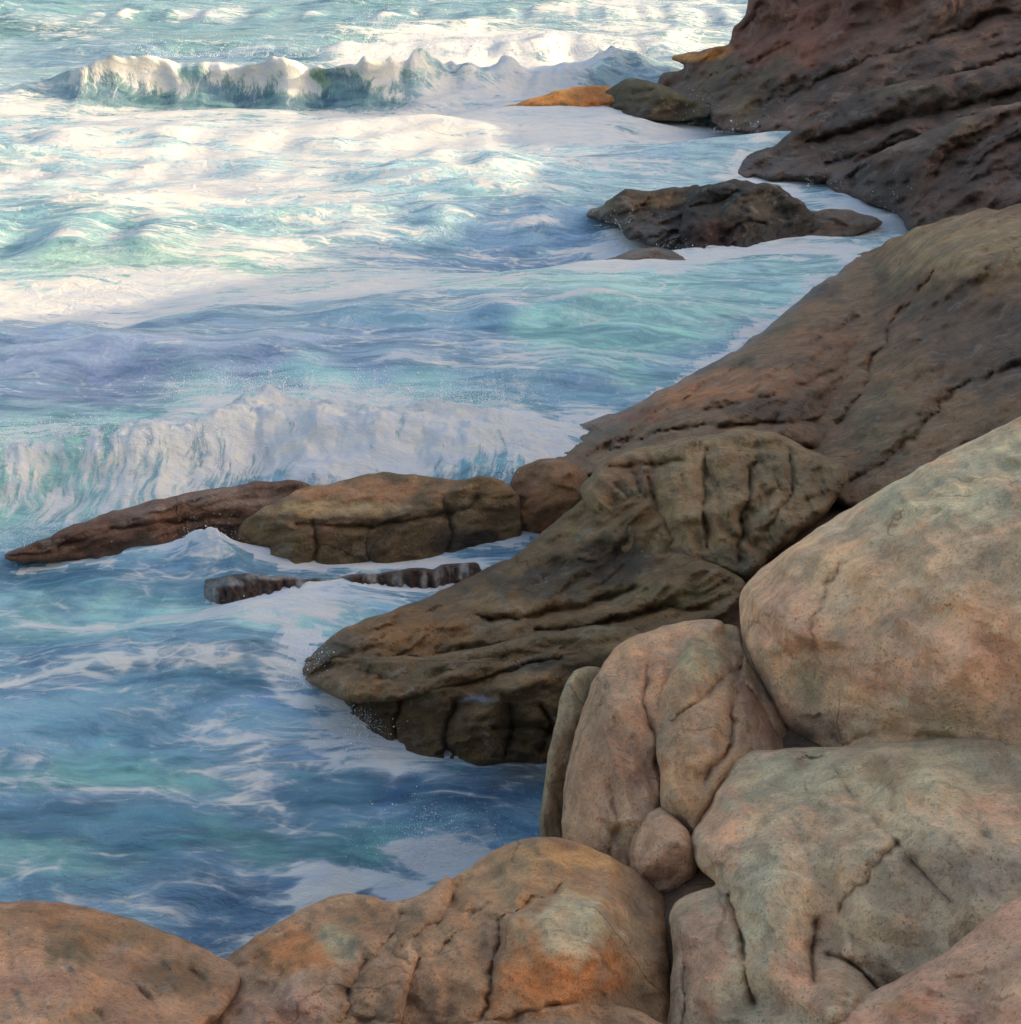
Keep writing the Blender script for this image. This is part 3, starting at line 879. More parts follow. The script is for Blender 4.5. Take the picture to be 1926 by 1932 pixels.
rock('islet_rock', [(1112, 406), (1138, 388), (1182, 360), (1260, 360), (1320, 350), (1345, 400), (1335, 475), (1250, 466), (1195, 455), (1165, 430), (1140, 420), (1118, 414)],
     [Zd(1065, 408, 0), Zd(1110, 412, 0), Zd(1195, 456, -.05), Zd(1250, 466, -.05), Yd(1260, 362, 31.9), Yd(1180, 362, 32.1), Yd(1250, 420, 30.8), Yd(1320, 440, 30.2)],
     srgb(62, 51, 42), MAT_MID, 'rugged dark brown left shoulder of the islet, tapering into swirling water', 'rock', IG, w=12, R=0.22, T=1.8, amp=0.2, freq=1.2, strata=(-20, 0.14, 26, 90), rough_edge=8, facet=(46, 28, -20, 0.15), seed=8, step=3,
     splats=[(1120, 390, 60, 20, olive, .6), (1230, 380, 60, 16, tan * .8, .5), (1290, 450, 40, 20, srgb(60, 34, 30), .5)])
rock('islet_rock', [(1495, 420), (1530, 398), (1575, 394), (1625, 402), (1665, 420), (1610, 446), (1530, 458), (1490, 450)],
     [Zd(1665, 422, 0), Zd(1610, 446, -.05), Zd(1520, 456, -.05), Yd(1570, 397, 31.4), Yd(1560, 425, 30.8), Yd(1500, 415, 31)],
     srgb(92, 78, 66), MAT_MID, 'low flat brown tail at the right end of the islet', 'rock', IG, w=9, R=0.15, T=1.5, amp=0.12, freq=1.1, seed=9, step=3)
rock('small_rock', [(1135, 494), (1175, 477), (1215, 467), (1258, 473), (1305, 493), (1240, 508), (1165, 508)],
     [Zd(1140, 495, 0), Zd(1240, 504, -.04), Zd(1300, 494, 0), Yd(1220, 470, 28.5), Yd(1220, 488, 28.1)],
     srgb(88, 72, 58), MAT_MID, 'small brown rock awash in foam just in front of the islet', 'rock', w=8, R=0.12, T=1.0, amp=0.08, freq=1.5, seed=10, step=3)

# ------------------------------------------------------------------ rocks of the middle shore
mbr = srgb(128, 100, 74); mtan = srgb(152, 128, 96); mred = srgb(136, 98, 72); mdk = srgb(84, 70, 54)
rock('sloping_rock', [(2620, 300), (2120, 355), (1900, 392), (1830, 400), (1730, 430), (1650, 466), (1600, 498), (1545, 532), (1540, 600), (1480, 700), (1500, 800), (1540, 900), (1640, 960), (2120, 880), (2620, 760)],
     [Zd(1545, 535, 0.05), Zd(1640, 470, .3), Yd(1730, 430, 26), Yd(1900, 392, 24), Yd(2100, 360, 23), Yd(1700, 650, 19.5), Yd(1580, 880, 15), Yd(1900, 600, 18.3), Yd(1640, 950, 13.6), Yd(2100, 850, 12.8), Yd(1480, 700, 20.2), Yd(1800, 500, 21.5), Yd(2560, 320, 21.5), Yd(2560, 740, 13.5)],
     mbr, MAT_MID, 'big sloping brown rock with a tan top at the right edge, below the headland', 'rock', w=22, R=0.35, T=3, amp=0.14, freq=0.8, strata=(-38, 0.12, 70, 330), rough_edge=6, seed=11,
     splats=[(1850, 450, 190, 50, mtan * 1.05, .9), (1800, 500, 140, 30, mtan * 1.15, .6), (1580, 530, 60, 40, char, .8), (1650, 520, 60, 40, olive, .6), (1640, 600, 110, 40, mred, .6), (1830, 610, 160, 80, srgb(92, 76, 66), .8), (1880, 700, 120, 60, srgb(88, 74, 66), .7), (1700, 560, 90, 40, mdk, .6), (1660, 800, 90, 80, srgb(112, 98, 74), .7)],
     cracks=[([(1700, 580), (1660, 660), (1620, 740), (1580, 800)], 9, .35), ([(1930, 690), (1800, 740), (1700, 850), (1600, 910)], 10, .3), ([(1760, 510), (1720, 560), (1700, 600)], 8, .3), ([(1640, 560), (1580, 600), (1560, 640)], 8, .3)],
     bumps=[(1850, 470, 150, 50, -10, .5), (1720, 740, 60, 120, 25, .3), (1830, 610, 80, 70, 0, -.35)])
rock('slab_rock', [(1640, 475), (1550, 530), (1470, 598), (1400, 652), (1340, 690), (1290, 712), (1180, 772), (1090, 800), (1005, 825), (955, 860), (948, 905), (1090, 905), (1180, 880), (1300, 850), (1460, 840), (1580, 850), (1620, 760), (1640, 640), (1690, 560)],
     [Zd(1550, 532, .1), Zd(1400, 654, .1), Zd(1290, 714, .1), Zd(1180, 774, .08), Zd(1005, 828, .03), Yd(1180, 870, 15.7), Yd(1460, 830, 15.5), Yd(1300, 760, 17.4), Yd(1560, 700, 18.8), Zd(948, 900, 0), Yd(1650, 560, 23.2), Yd(1640, 660, 20.6), Yd(1600, 800, 17.6), Yd(1450, 680, 19.0)],
     srgb(122, 97, 74), MAT_MID, 'long rust-red slab sloping down to the pale green water', 'rock', w=18, R=0.3, T=2, amp=0.10, freq=0.9, strata=(-30, 0.12, 42, 300), rough_edge=6, seed=12,
     splats=[(1400, 720, 170, 28, mred * 1.25, .9), (1300, 750, 120, 22, srgb(165, 112, 72), .8), (1560, 640, 110, 40, mred, .7), (1450, 770, 160, 28, srgb(88, 66, 50), .8), (1330, 690, 90, 16, char, .7), (1530, 545, 60, 20, char, .8), (1100, 820, 120, 20, mdk, .7), (1480, 615, 60, 20, olive * .8, .6), (1200, 780, 60, 14, srgb(140, 82, 56), .7)],
     cracks=[([(1620, 600), (1500, 660), (1380, 700), (1250, 780)], 7, .22), ([(1560, 790), (1420, 800), (1280, 810), (1150, 850)], 10, .4), ([(1580, 700), (1450, 745), (1330, 775)], 7, .2)])
rock('block_rock', [(1095, 930), (1130, 880), (1175, 852), (1290, 828), (1380, 812), (1455, 812), (1520, 845), (1595, 885), (1570, 955), (1480, 1030), (1400, 1105), (1340, 1165), (1270, 1130), (1200, 1070), (1140, 1010)],
     [[Yd(1100, 930, 14.0), Yd(1290, 900, 13.5), Yd(1380, 900, 13.2), Yd(1380, 1100, 12.0), Yd(1200, 1060, 12.7), Yd(1590, 890, 13.7), Yd(1500, 1010, 12.5), Yd(1300, 1130, 12.0), Yd(1300, 840, 13.9), Yd(1460, 860, 13.5)],
      [Zd(1180, 855, 1.25), Zd(1380, 820, 1.55), Zd(1460, 818, 1.5), Zd(1300, 870, 1.4), Zd(1580, 880, 1.35)]],
     srgb(136, 114, 84), MAT_MID, 'buff block with vertical fluting, standing behind the leaning columns', 'rock', w=18, R=0.3, T=2, amp=0.09, freq=1.2, flutes=(68, 0.11, 46, 230), rough_edge=5, seed=13,
     splats=[(1370, 840, 110, 25, mtan * 1.12, .8), (1190, 890, 60, 45, mred * 1.05, .7), (1300, 960, 40, 120, mtan, .6), (1360, 1080, 110, 60, srgb(72, 66, 46), .7), (1450, 950, 60, 60, mtan, .5), (1190, 980, 80, 50, srgb(104, 88, 62), .7)],
     cracks=[([(1335, 850), (1325, 930), (1330, 1030)], 8, .22), ([(1420, 870), (1405, 960), (1390, 1060)], 9, .26), ([(1220, 900), (1240, 980), (1270, 1060)], 8, .2), ([(1490, 860), (1490, 930), (1450, 1000)], 8, .2), ([(1150, 880), (1200, 880), (1290, 870)], 7, .2)],
     bumps=[(1290, 950, 40, 110, 5, .16), (1370, 960, 35, 120, 5, .16), (1460, 930, 40, 70, 20, .14)])
rock('round_rock', [(965, 900), (1000, 872), (1062, 866), (1120, 912), (1090, 965), (1045, 1003), (990, 1012), (958, 965)],
     [Yd(1040, 872, 15.7), Zd(990, 1010, -.05), Yd(1040, 940, 14.8), Yd(970, 930, 15.3), Yd(1100, 930, 14.9), Zd(1045, 1003, 0.05)],
     srgb(128, 92, 62), MAT_MID, 'rounded rust-brown rock in the wash between slab and ledge', 'rock', w=16, R=0.22, T=1.0, amp=0.06, freq=1.8, seed=14, rough_edge=4)
rock('ledge_rock', [(1180, 900), (1110, 930), (1040, 992), (960, 1052), (880, 1088), (820, 1122), (720, 1157), (640, 1190), (582, 1228), (552, 1248), (600, 1300), (700, 1325), (850, 1300), (1000, 1250), (1150, 1230), (1290, 1190), (1380, 1150), (1400, 1090), (1300, 1040), (1250, 960)],
     [Zd(960, 1052, .3), Zd(820, 1122, .25), Zd(640, 1192, .3), Zd(560, 1248, .1), Yd(1110, 932, 13.8), Zd(700, 1300, .5), Yd(850, 1270, 10.85), Yd(1150, 1200, 11.2), Yd(1350, 1140, 11.4), Yd(1200, 1010, 12.9), Yd(960, 1150, 12.0), Yd(1000, 1070, 13.0)],
     srgb(118, 94, 64), MAT_MID, 'long olive-brown arm of rock reaching left into the blue water', 'ledge', w=16, R=0.2, T=1.2, amp=0.08, freq=1.3, strata=(-24, 0.10, 36, 280), rough_edge=5, seed=15,
     splats=[(780, 1190, 160, 40, srgb(140, 102, 62), .8), (1060, 1100, 160, 45, srgb(66, 56, 42), .85), (1150, 1050, 80, 40, srgb(60, 56, 50), .8), (1080, 1000, 90, 40, srgb(122, 102, 70), .7), (1250, 1120, 140, 28, srgb(112, 100, 70), .7), (1000, 1200, 130, 25, srgb(88, 76, 54), .6), (620, 1230, 50, 30, srgb(80, 76, 70), .7)],
     cracks=[([(900, 1165), (1000, 1165), (1100, 1145), (1200, 1110)], 10, .34), ([(1010, 1190), (1120, 1180), (1260, 1150), (1340, 1150)], 9, .28), ([(640, 1210), (720, 1185), (840, 1140)], 6, .1), ([(700, 1260), (840, 1230), (960, 1215)], 7, .2)],
     bumps=[(1080, 1085, 130, 36, -22, -.32), (960, 1140, 120, 30, -20, .14), (1250, 1110, 110, 26, -22, .16), (760, 1200, 110, 34, -20, .1)])
rock('ledge_rock', [(560, 1252), (600, 1240), (720, 1240), (850, 1232), (1000, 1200), (1140, 1180), (1220, 1200), (1220, 1260), (1150, 1330), (1120, 1420), (1040, 1440), (960, 1440), (900, 1455), (840, 1440), (720, 1425), (650, 1375), (600, 1330), (562, 1285)],
     [[Yd(590, 1300, 11.6), Yd(590, 1200, 11.75), Yd(720, 1400, 10.75), Yd(720, 1300, 10.9), Yd(870, 1440, 10.25), Yd(870, 1330, 10.4), Yd(960, 1425, 10.3), Yd(960, 1330, 10.5), Yd(1100, 1400, 10.5), Yd(1100, 1300, 10.7)],
      [Zd(600, 1245, .42), Zd(850, 1320, .52), Zd(850, 1240, .62), Zd(1150, 1190, .85), Zd(1060, 1310, .62), Zd(700, 1310, .48), Zd(960, 1260, .62)]],
     srgb(110, 90, 62), MAT_MID, 'brown sea ledge with a steep fluted front dropping into dark water', 'ledge', w=14, R=0.14, T=1.2, amp=0.07, freq=1.6, strata=(-12, 0.05, 40, 170), rough_edge=5, seed=16,
     splats=[(950, 1280, 120, 22, srgb(138, 112, 78), .6), (760, 1290, 120, 22, srgb(118, 104, 72), .7), (900, 1390, 60, 60, srgb(122, 98, 64), .7), (990, 1380, 50, 60, srgb(78, 66, 46), .6), (700, 1350, 60, 50, srgb(74, 62, 46), .6), (590, 1270, 40, 40, srgb(86, 84, 80), .6), (900, 1320, 40, 8, srgb(130, 140, 165), .6), (1010, 1250, 110, 14, srgb(70, 56, 40), .8)],
     cracks=[([(860, 1330), (840, 1380), (845, 1430)], 6, .18), ([(960, 1330), (965, 1380), (950, 1430)], 6, .16), ([(760, 1320), (745, 1370), (750, 1410)], 6, .14), ([(680, 1300), (670, 1340), (680, 1380)], 5, .12), ([(850, 1285), (940, 1265), (1050, 1240)], 9, .22), ([(1020, 1330), (1040, 1370), (1020, 1420)], 6, .14), ([(930, 1375), (1000, 1370), (1050, 1385)], 6, .12)],
     bumps=[(900, 1390, 40, 60, 0, .1), (700, 1370, 40, 50, 0, .07), (960, 1290, 80, 16, -8, .1)])

LG = 'rocks of the low ledge on the left'
rock('ledge_rock', [(12, 1046), (70, 1022), (140, 990), (210, 965), (290, 945), (360, 930), (450, 915), (530, 906), (590, 918), (580, 965), (490, 1012), (410, 1035), (345, 1045), (290, 1078), (215, 1100), (160, 1072), (170, 1056), (100, 1060), (40, 1062)],
     [[Zd(20, 1046, .32), Zd(100, 1010, .4), Zd(200, 970, .4), Zd(360, 932, .5), Zd(530, 910, .55), Zd(400, 985, .5), Zd(200, 1010, .35)],
      [Yd(40, 1060, 13.85), Yd(40, 1000, 13.95), Yd(110, 1062, 13.95), Yd(215, 1092, 13.95), Yd(215, 1000, 14.3), Yd(340, 1040, 14.45), Yd(340, 960, 14.8), Yd(500, 1010, 14.8), Yd(500, 930, 15.1)]],
     srgb(104, 78, 64), MAT_MID, 'dark jagged brown rock tapering to a point at the far left', 'rock', LG, w=12, R=0.12, T=1.0, amp=0.06, freq=1.8, strata=(-16, 0.06, 22, 170), rough_edge=5, seed=17, step=3, facet=(80, 34, -12, 0.04),
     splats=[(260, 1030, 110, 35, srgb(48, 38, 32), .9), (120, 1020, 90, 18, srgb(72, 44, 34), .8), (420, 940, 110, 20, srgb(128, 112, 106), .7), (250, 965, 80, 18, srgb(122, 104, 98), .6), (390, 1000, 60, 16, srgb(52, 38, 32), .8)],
     cracks=[([(210, 1000), (320, 985), (450, 975)], 7, .18), ([(110, 1030), (200, 1005)], 5, .1)])
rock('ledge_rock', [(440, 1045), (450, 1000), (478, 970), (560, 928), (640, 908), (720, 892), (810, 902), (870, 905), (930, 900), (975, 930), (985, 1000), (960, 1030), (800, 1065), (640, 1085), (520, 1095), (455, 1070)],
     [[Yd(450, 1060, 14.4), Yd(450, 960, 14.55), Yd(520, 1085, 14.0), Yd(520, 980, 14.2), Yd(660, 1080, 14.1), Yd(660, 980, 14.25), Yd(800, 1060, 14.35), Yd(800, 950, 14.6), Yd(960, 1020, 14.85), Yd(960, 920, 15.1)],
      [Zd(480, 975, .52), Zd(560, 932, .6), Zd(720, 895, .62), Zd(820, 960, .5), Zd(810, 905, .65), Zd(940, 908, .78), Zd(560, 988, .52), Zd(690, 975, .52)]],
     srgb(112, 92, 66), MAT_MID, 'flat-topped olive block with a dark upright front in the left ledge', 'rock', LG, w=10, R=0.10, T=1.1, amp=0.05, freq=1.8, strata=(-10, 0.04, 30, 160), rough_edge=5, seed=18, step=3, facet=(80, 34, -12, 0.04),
     splats=[(700, 925, 150, 24, srgb(166, 126, 92), .9), (640, 960, 150, 16, srgb(160, 138, 104), .85), (890, 925, 60, 14, srgb(140, 116, 90), .6), (560, 1030, 70, 40, srgb(92, 78, 54), .6), (720, 1020, 150, 40, srgb(76, 62, 44), .7), (880, 970, 80, 50, srgb(82, 72, 54), .6), (880, 1020, 90, 25, srgb(46, 38, 36), .8), (600, 1010, 25, 30, srgb(84, 54, 38), .7), (640, 980, 120, 5, srgb(48, 40, 30), .6)],  # paler top, darker front: light from above and shade on the face painted in
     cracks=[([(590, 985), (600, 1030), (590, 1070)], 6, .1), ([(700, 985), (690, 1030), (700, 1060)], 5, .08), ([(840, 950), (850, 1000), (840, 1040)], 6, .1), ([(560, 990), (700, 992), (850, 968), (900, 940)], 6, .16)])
WH = (.44, .46, .49)
rock('shelf_rock', [(385, 1106), (398, 1092), (440, 1084), (520, 1084), (600, 1088), (690, 1082), (720, 1078), (800, 1072), (885, 1062), (908, 1070), (905, 1098), (820, 1122), (760, 1122), (700, 1136), (640, 1130), (606, 1136), (550, 1152), (478, 1176), (420, 1160), (392, 1146)],
     [[Yd(400, 1150, 13.2), Yd(400, 1090, 13.3), Yd(470, 1165, 12.9), Yd(470, 1100, 13.05), Yd(600, 1130, 13.3), Yd(600, 1080, 13.4), Yd(690, 1120, 13.4), Yd(690, 1070, 13.5), Yd(800, 1120, 13.45), Yd(800, 1070, 13.55), Yd(900, 1100, 13.7), Yd(900, 1060, 13.8)],
      [Zd(400, 1108, .26), Zd(515, 1090, .32), Zd(600, 1098, .25), Zd(480, 1105, .28), Zd(690, 1092, .26), Zd(800, 1080, .3), Zd(890, 1072, .3), Zd(760, 1095, .24)]],
     srgb(76, 56, 48), MAT_MID, 'low dark red-brown shelf with white water running down its front, below the left ledge', 'rock', LG, w=7, R=0.05, T=0.7, amp=0.05, freq=2.5, flutes=(82, 0.06, 20, 70), rough_edge=7, facet=(50, 30, 80, 0.05), seed=19, step=3,
     splats=[(398, 1125, 16, 40, WH, .8), (430, 1100, 40, 10, WH, .7), (565, 1112, 12, 30, WH, .6), (640, 1108, 46, 34, WH, .85), (705, 1110, 8, 28, WH, .6), (755, 1100, 14, 26, WH, .5), (800, 1100, 8, 24, WH, .6), (830, 1095, 9, 24, WH, .45), (880, 1088, 14, 26, WH, .6), (520, 1088, 90, 6, WH, .5), (450, 1150, 10, 24, WH, .5)])

# ------------------------------------------------------------------ granite boulders in the foreground
gry = srgb(190, 164, 130); pk = srgb(212, 162, 126); buff = srgb(204, 164, 124); grn = srgb(184, 168, 132); orn = srgb(180, 116, 66); brw = srgb(140, 108, 76)
rock('boulder', [(2600, 620), (2430, 545), (2120, 680), (1930, 783), (1850, 822), (1760, 868), (1690, 908), (1620, 948), (1560, 985), (1500, 1025), (1450, 1062), (1412, 1095), (1395, 1140), (1400, 1200), (1425, 1255), (1450, 1310), (1490, 1380), (1580, 1428), (1700, 1445), (1850, 1440), (2120, 1440), (2600, 1420)],
     [Yd(1930, 785, 9.8), Yd(1620, 950, 9.6), Yd(1420, 1095, 9.2), Yd(1405, 1200, 8.7), Yd(1480, 1320, 8.0), Yd(1600, 1405, 7.5), Yd(1930, 1400, 6.8), Yd(1750, 1150, 7.5), Yd(1930, 1000, 7.7), Yd(1700, 1000, 8.5), Yd(2100, 700, 10), Yd(2100, 1200, 6.7), Yd(1530, 1150, 8.15), Yd(2520, 640, 9.9), Yd(2550, 1300, 6.8)],
     buff, MAT_NEAR, 'huge pinkish boulder with a smooth grey-green shoulder, largest on the right', 'boulder', w=34, R=0.26, T=2.5, amp=0.04, freq=1.0, rough_edge=3, seed=22,
     splats=[(1780, 930, 230, 70, grn * 1.12, .95), (1900, 850, 130, 60, grn * 1.15, .8), (1600, 1000, 120, 40, gry * 1.1, .8), (1560, 1060, 90, 50, srgb(216, 170, 126), .8), (1480, 1170, 90, 80, pk, .8), (1850, 1080, 160, 70, gry * .95, .7), (1760, 1240, 200, 90, pk * .98, .85), (1700, 1360, 140, 40, gry, .6), (1520, 1290, 70, 40, srgb(142, 128, 98), .6), (1900, 1230, 70, 60, srgb(196, 148, 112), .7), (1560, 1370, 80, 30, srgb(118, 92, 76), .6), (1580, 1160, 40, 60, gry, .5), (1780, 1310, 60, 30, gry * .9, .5)],  # paler grey-green splats on the shoulder: sky light from above painted into the colour
     cracks=[([(1600, 1050), (1560, 1110), (1535, 1170), (1540, 1230)], 16, .08), ([(1400, 1130), (1440, 1190), (1500, 1240)], 14, .07), ([(1580, 1400), (1700, 1385), (1850, 1400)], 12, .08), ([(1930, 960), (1780, 975), (1680, 1000)], 22, .05)],
     bumps=[(1600, 1060, 90, 60, -30, .10), (1480, 1180, 60, 80, 10, .10), (1750, 1200, 200, 120, 0, .10), (1650, 1300, 90, 60, 0, .06)])
rock('boulder', [(2600, 1340), (2120, 1368), (1930, 1385), (1750, 1392), (1600, 1407), (1480, 1412), (1395, 1425), (1355, 1480), (1312, 1555), (1303, 1600), (1325, 1645), (1350, 1668), (1290, 1690), (1264, 1725), (1268, 1800), (1264, 1900), (1262, 2090), (1600, 2090), (1720, 1960), (1850, 1880), (2120, 1740), (2600, 1560)],
     [Yd(1930, 1387, 6.9), Yd(1600, 1407, 7.25), Yd(1400, 1430, 7.25), Yd(1310, 1580, 6.7), Yd(1500, 1560, 6.15), Yd(1800, 1550, 5.7), Yd(1500, 1800, 5.2), Yd(1280, 1750, 5.75), Yd(1290, 2000, 4.9), Yd(1700, 1850, 5.1), Yd(2100, 1650, 5.2), Yd(1600, 2050, 4.5), Yd(1370, 1680, 5.75), Yd(2550, 1380, 6.6), Yd(2550, 1540, 5.6)],
     gry, MAT_NEAR, 'broad grey-green boulder under the huge pinkish one, split by faint cracks', 'boulder', w=26, R=0.2, T=2, amp=0.035, freq=1.2, rough_edge=3, seed=23, facet=(170, 130, 25, 0.10),
     splats=[(1480, 1470, 110, 50, grn, .8), (1360, 1560, 50, 80, pk * .95, .8), (1450, 1700, 70, 100, srgb(194, 178, 144), .8), (1700, 1470, 200, 60, grn * 1.0, .8), (1680, 1450, 50, 40, srgb(134, 108, 82), .7), (1870, 1640, 150, 60, srgb(160, 138, 118), .7), (1330, 1800, 60, 120, pk * .93, .8), (1400, 1900, 60, 90, grn * .95, .7), (1530, 1860, 80, 60, pk * .88, .8), (1650, 1680, 150, 100, gry * .9, .6), (1900, 1530, 60, 30, pk, .5), (1500, 1780, 25, 25, pk, .6)],
     cracks=[([(1375, 1690), (1395, 1760), (1410, 1840), (1420, 1890)], 8, .12), ([(1540, 1740), (1530, 1790), (1535, 1850)], 11, .16), ([(1690, 1590), (1640, 1650), (1590, 1720)], 12, .07), ([(1540, 1400), (1600, 1490), (1700, 1600), (1790, 1700)], 12, .07), ([(1560, 1800), (1610, 1820), (1660, 1870)], 8, .14), ([(1320, 1660), (1400, 1690), (1420, 1640)], 12, .05), ([(1262, 1720), (1290, 1800), (1285, 1932)], 10, .08)],
     bumps=[(1470, 1540, 120, 110, 0, .14), (1460, 1720, 55, 110, 0, .10), (1690, 1470, 160, 60, 0, .08), (1330, 1820, 55, 130, 0, .14), (1560, 1890, 90, 50, 20, .12), (1650, 1740, 100, 80, 0, .06)])
rock('boulder', [(2600, 1400), (2330, 1440), (2120, 1570), (1930, 1683), (1860, 1735), (1790, 1793), (1700, 1843), (1625, 1882), (1565, 1932), (1490, 2090), (2120, 2120), (2600, 2090)],
     [Yd(1930, 1690, 4.95), Yd(1700, 1850, 4.75), Yd(1560, 1940, 4.65), Yd(1900, 1900, 4.1), Yd(2100, 2050, 3.6), Yd(1520, 2080, 4.2), Yd(2550, 1450, 5.1), Yd(2550, 2050, 3.6)],
     srgb(212, 158, 126), MAT_NEAR, 'smooth salmon-pink boulder filling the bottom right corner', 'boulder', w=30, R=0.16, T=1.5, amp=0.03, freq=1.2, rough_edge=3, seed=24,
     splats=[(1650, 1890, 80, 30, gry, .5), (1720, 1900, 60, 30, orn, .5), (1850, 1850, 120, 70, srgb(222, 166, 132), .7)],
     cracks=[([(1740, 1850), (1800, 1845), (1860, 1835)], 5, .04)])
CG = 'leaning column boulders'
rock('column_boulder', [(1092, 1262), (1140, 1262), (1180, 1310), (1140, 1400), (1120, 1500), (1115, 1610), (1060, 1600), (1018, 1575), (1028, 1470), (1043, 1380), (1060, 1305)],
     [Yd(1110, 1265, 8.9), Yd(1040, 1480, 8.2), Yd(1030, 1580, 7.8), Yd(1100, 1600, 7.9), Yd(1150, 1350, 8.9), Yd(1090, 1380, 8.45)],
     srgb(150, 132, 100), MAT_NEAR, 'slim olive column leaning against the pink columns, next to the water', 'boulder', CG, w=16, R=0.15, T=0.8, facet=(100, 50, 75, 0.04), amp=0.03, freq=2, rough_edge=3, seed=25,
     splats=[(1050, 1500, 40, 90, srgb(132, 112, 84), .6), (1105, 1290, 40, 30, srgb(160, 148, 116), .7)])
rock('column_boulder', [(1165, 1218), (1225, 1190), (1300, 1170), (1365, 1176), (1340, 1240), (1300, 1290), (1285, 1340), (1290, 1440), (1300, 1540), (1300, 1640), (1265, 1690), (1180, 1670), (1110, 1635), (1064, 1598), (1063, 1500), (1075, 1420), (1098, 1340), (1128, 1270)],
     [Yd(1300, 1175, 9.0), Yd(1170, 1220, 8.9), Yd(1180, 1320, 8.0), Yd(1080, 1430, 8.05), Yd(1070, 1590, 7.45), Yd(1160, 1520, 7.25), Yd(1240, 1650, 6.9), Yd(1260, 1450, 7.55), Yd(1340, 1250, 8.5)],
     srgb(180, 142, 108), MAT_NEAR, 'tallest pink column boulder, broad and rounded, rising over the cove', 'boulder', CG, w=22, R=0.2, T=1.0, amp=0.035, freq=1.8, rough_edge=3, seed=26, facet=(140, 75, 72, 0.075),
     splats=[(1210, 1250, 70, 40, srgb(192, 146, 106), .8), (1150, 1470, 60, 70, srgb(158, 124, 96), .7), (1160, 1600, 70, 40, srgb(182, 150, 118), .8), (1240, 1290, 40, 60, srgb(178, 132, 98), .6), (1200, 1420, 60, 60, srgb(150, 112, 88), .5), (1185, 1580, 40, 40, grn, .5)],
     cracks=[([(1225, 1260), (1215, 1330), (1235, 1380), (1245, 1440)], 9, .12), ([(1140, 1290), (1130, 1350), (1120, 1400)], 9, .06), ([(1150, 1480), (1165, 1560), (1150, 1620)], 12, .06), ([(1240, 1440), (1245, 1520), (1225, 1560)], 8, .1)],
     bumps=[(1180, 1330, 55, 60, 0, .10), (1130, 1520, 60, 90, 0, .10), (1250, 1250, 40, 60, 20, .08)])
rock('column_boulder', [(1285, 1235), (1315, 1195), (1360, 1178), (1395, 1188), (1405, 1235), (1440, 1290), (1492, 1388), (1475, 1430), (1400, 1445), (1345, 1520), (1315, 1590), (1280, 1620), (1252, 1550), (1243, 1450), (1234, 1370), (1245, 1300)],
     [Yd(1370, 1182, 8.9), Yd(1300, 1290, 7.95), Yd(1370, 1300, 7.75), Yd(1250, 1400, 7.65), Yd(1300, 1480, 7.05), Yd(1270, 1590, 6.95), Yd(1480, 1405, 7.8), Yd(1420, 1260, 8.5), Yd(1380, 1430, 7.35)],
     srgb(170, 138, 104), MAT_NEAR, 'tan column boulder with a yellowish top beside the tallest pink one', 'boulder', CG, w=20, R=0.18, T=1.0, amp=0.035, freq=1.8, rough_edge=3, seed=27, facet=(140, 75, 72, 0.075),
     splats=[(1320, 1240, 50, 50, srgb(176, 158, 116), .8), (1360, 1195, 40, 20, srgb(176, 158, 116), .7), (1330, 1360, 50, 60, srgb(186, 146, 108), .7), (1420, 1320, 40, 50, srgb(120, 94, 80), .6), (1290, 1460, 40, 60, srgb(188, 142, 98), .7), (1440, 1390, 40, 30, srgb(170, 136, 110), .6)],
     cracks=[([(1395, 1260), (1330, 1310), (1270, 1360)], 8, .09), ([(1400, 1240), (1385, 1330), (1370, 1410), (1330, 1470)], 9, .13), ([(1405, 1290), (1440, 1340), (1470, 1390)], 9, .12)],
     bumps=[(1310, 1400, 45, 80, 15, .10), (1320, 1260, 40, 50, 20, .07), (1430, 1350, 25, 40, -30, .08)])
rock('boulder', [(1198, 1560), (1225, 1532), (1252, 1525), (1292, 1560), (1318, 1610), (1312, 1655), (1265, 1692), (1205, 1665), (1185, 1615)],
     [Yd(1250, 1530, 7.0), Yd(1190, 1610, 7.0), Yd(1250, 1610, 6.4), Yd(1310, 1620, 6.65), Yd(1260, 1688, 6.5)],
     srgb(184, 146, 114), MAT_NEAR, 'small pink boulder wedged at the foot of the columns by a dark gap', 'boulder', w=20, R=0.15, T=0.6, facet=(60, 50, 30, 0.03), amp=0.025, freq=2.2, rough_edge=3, seed=28)
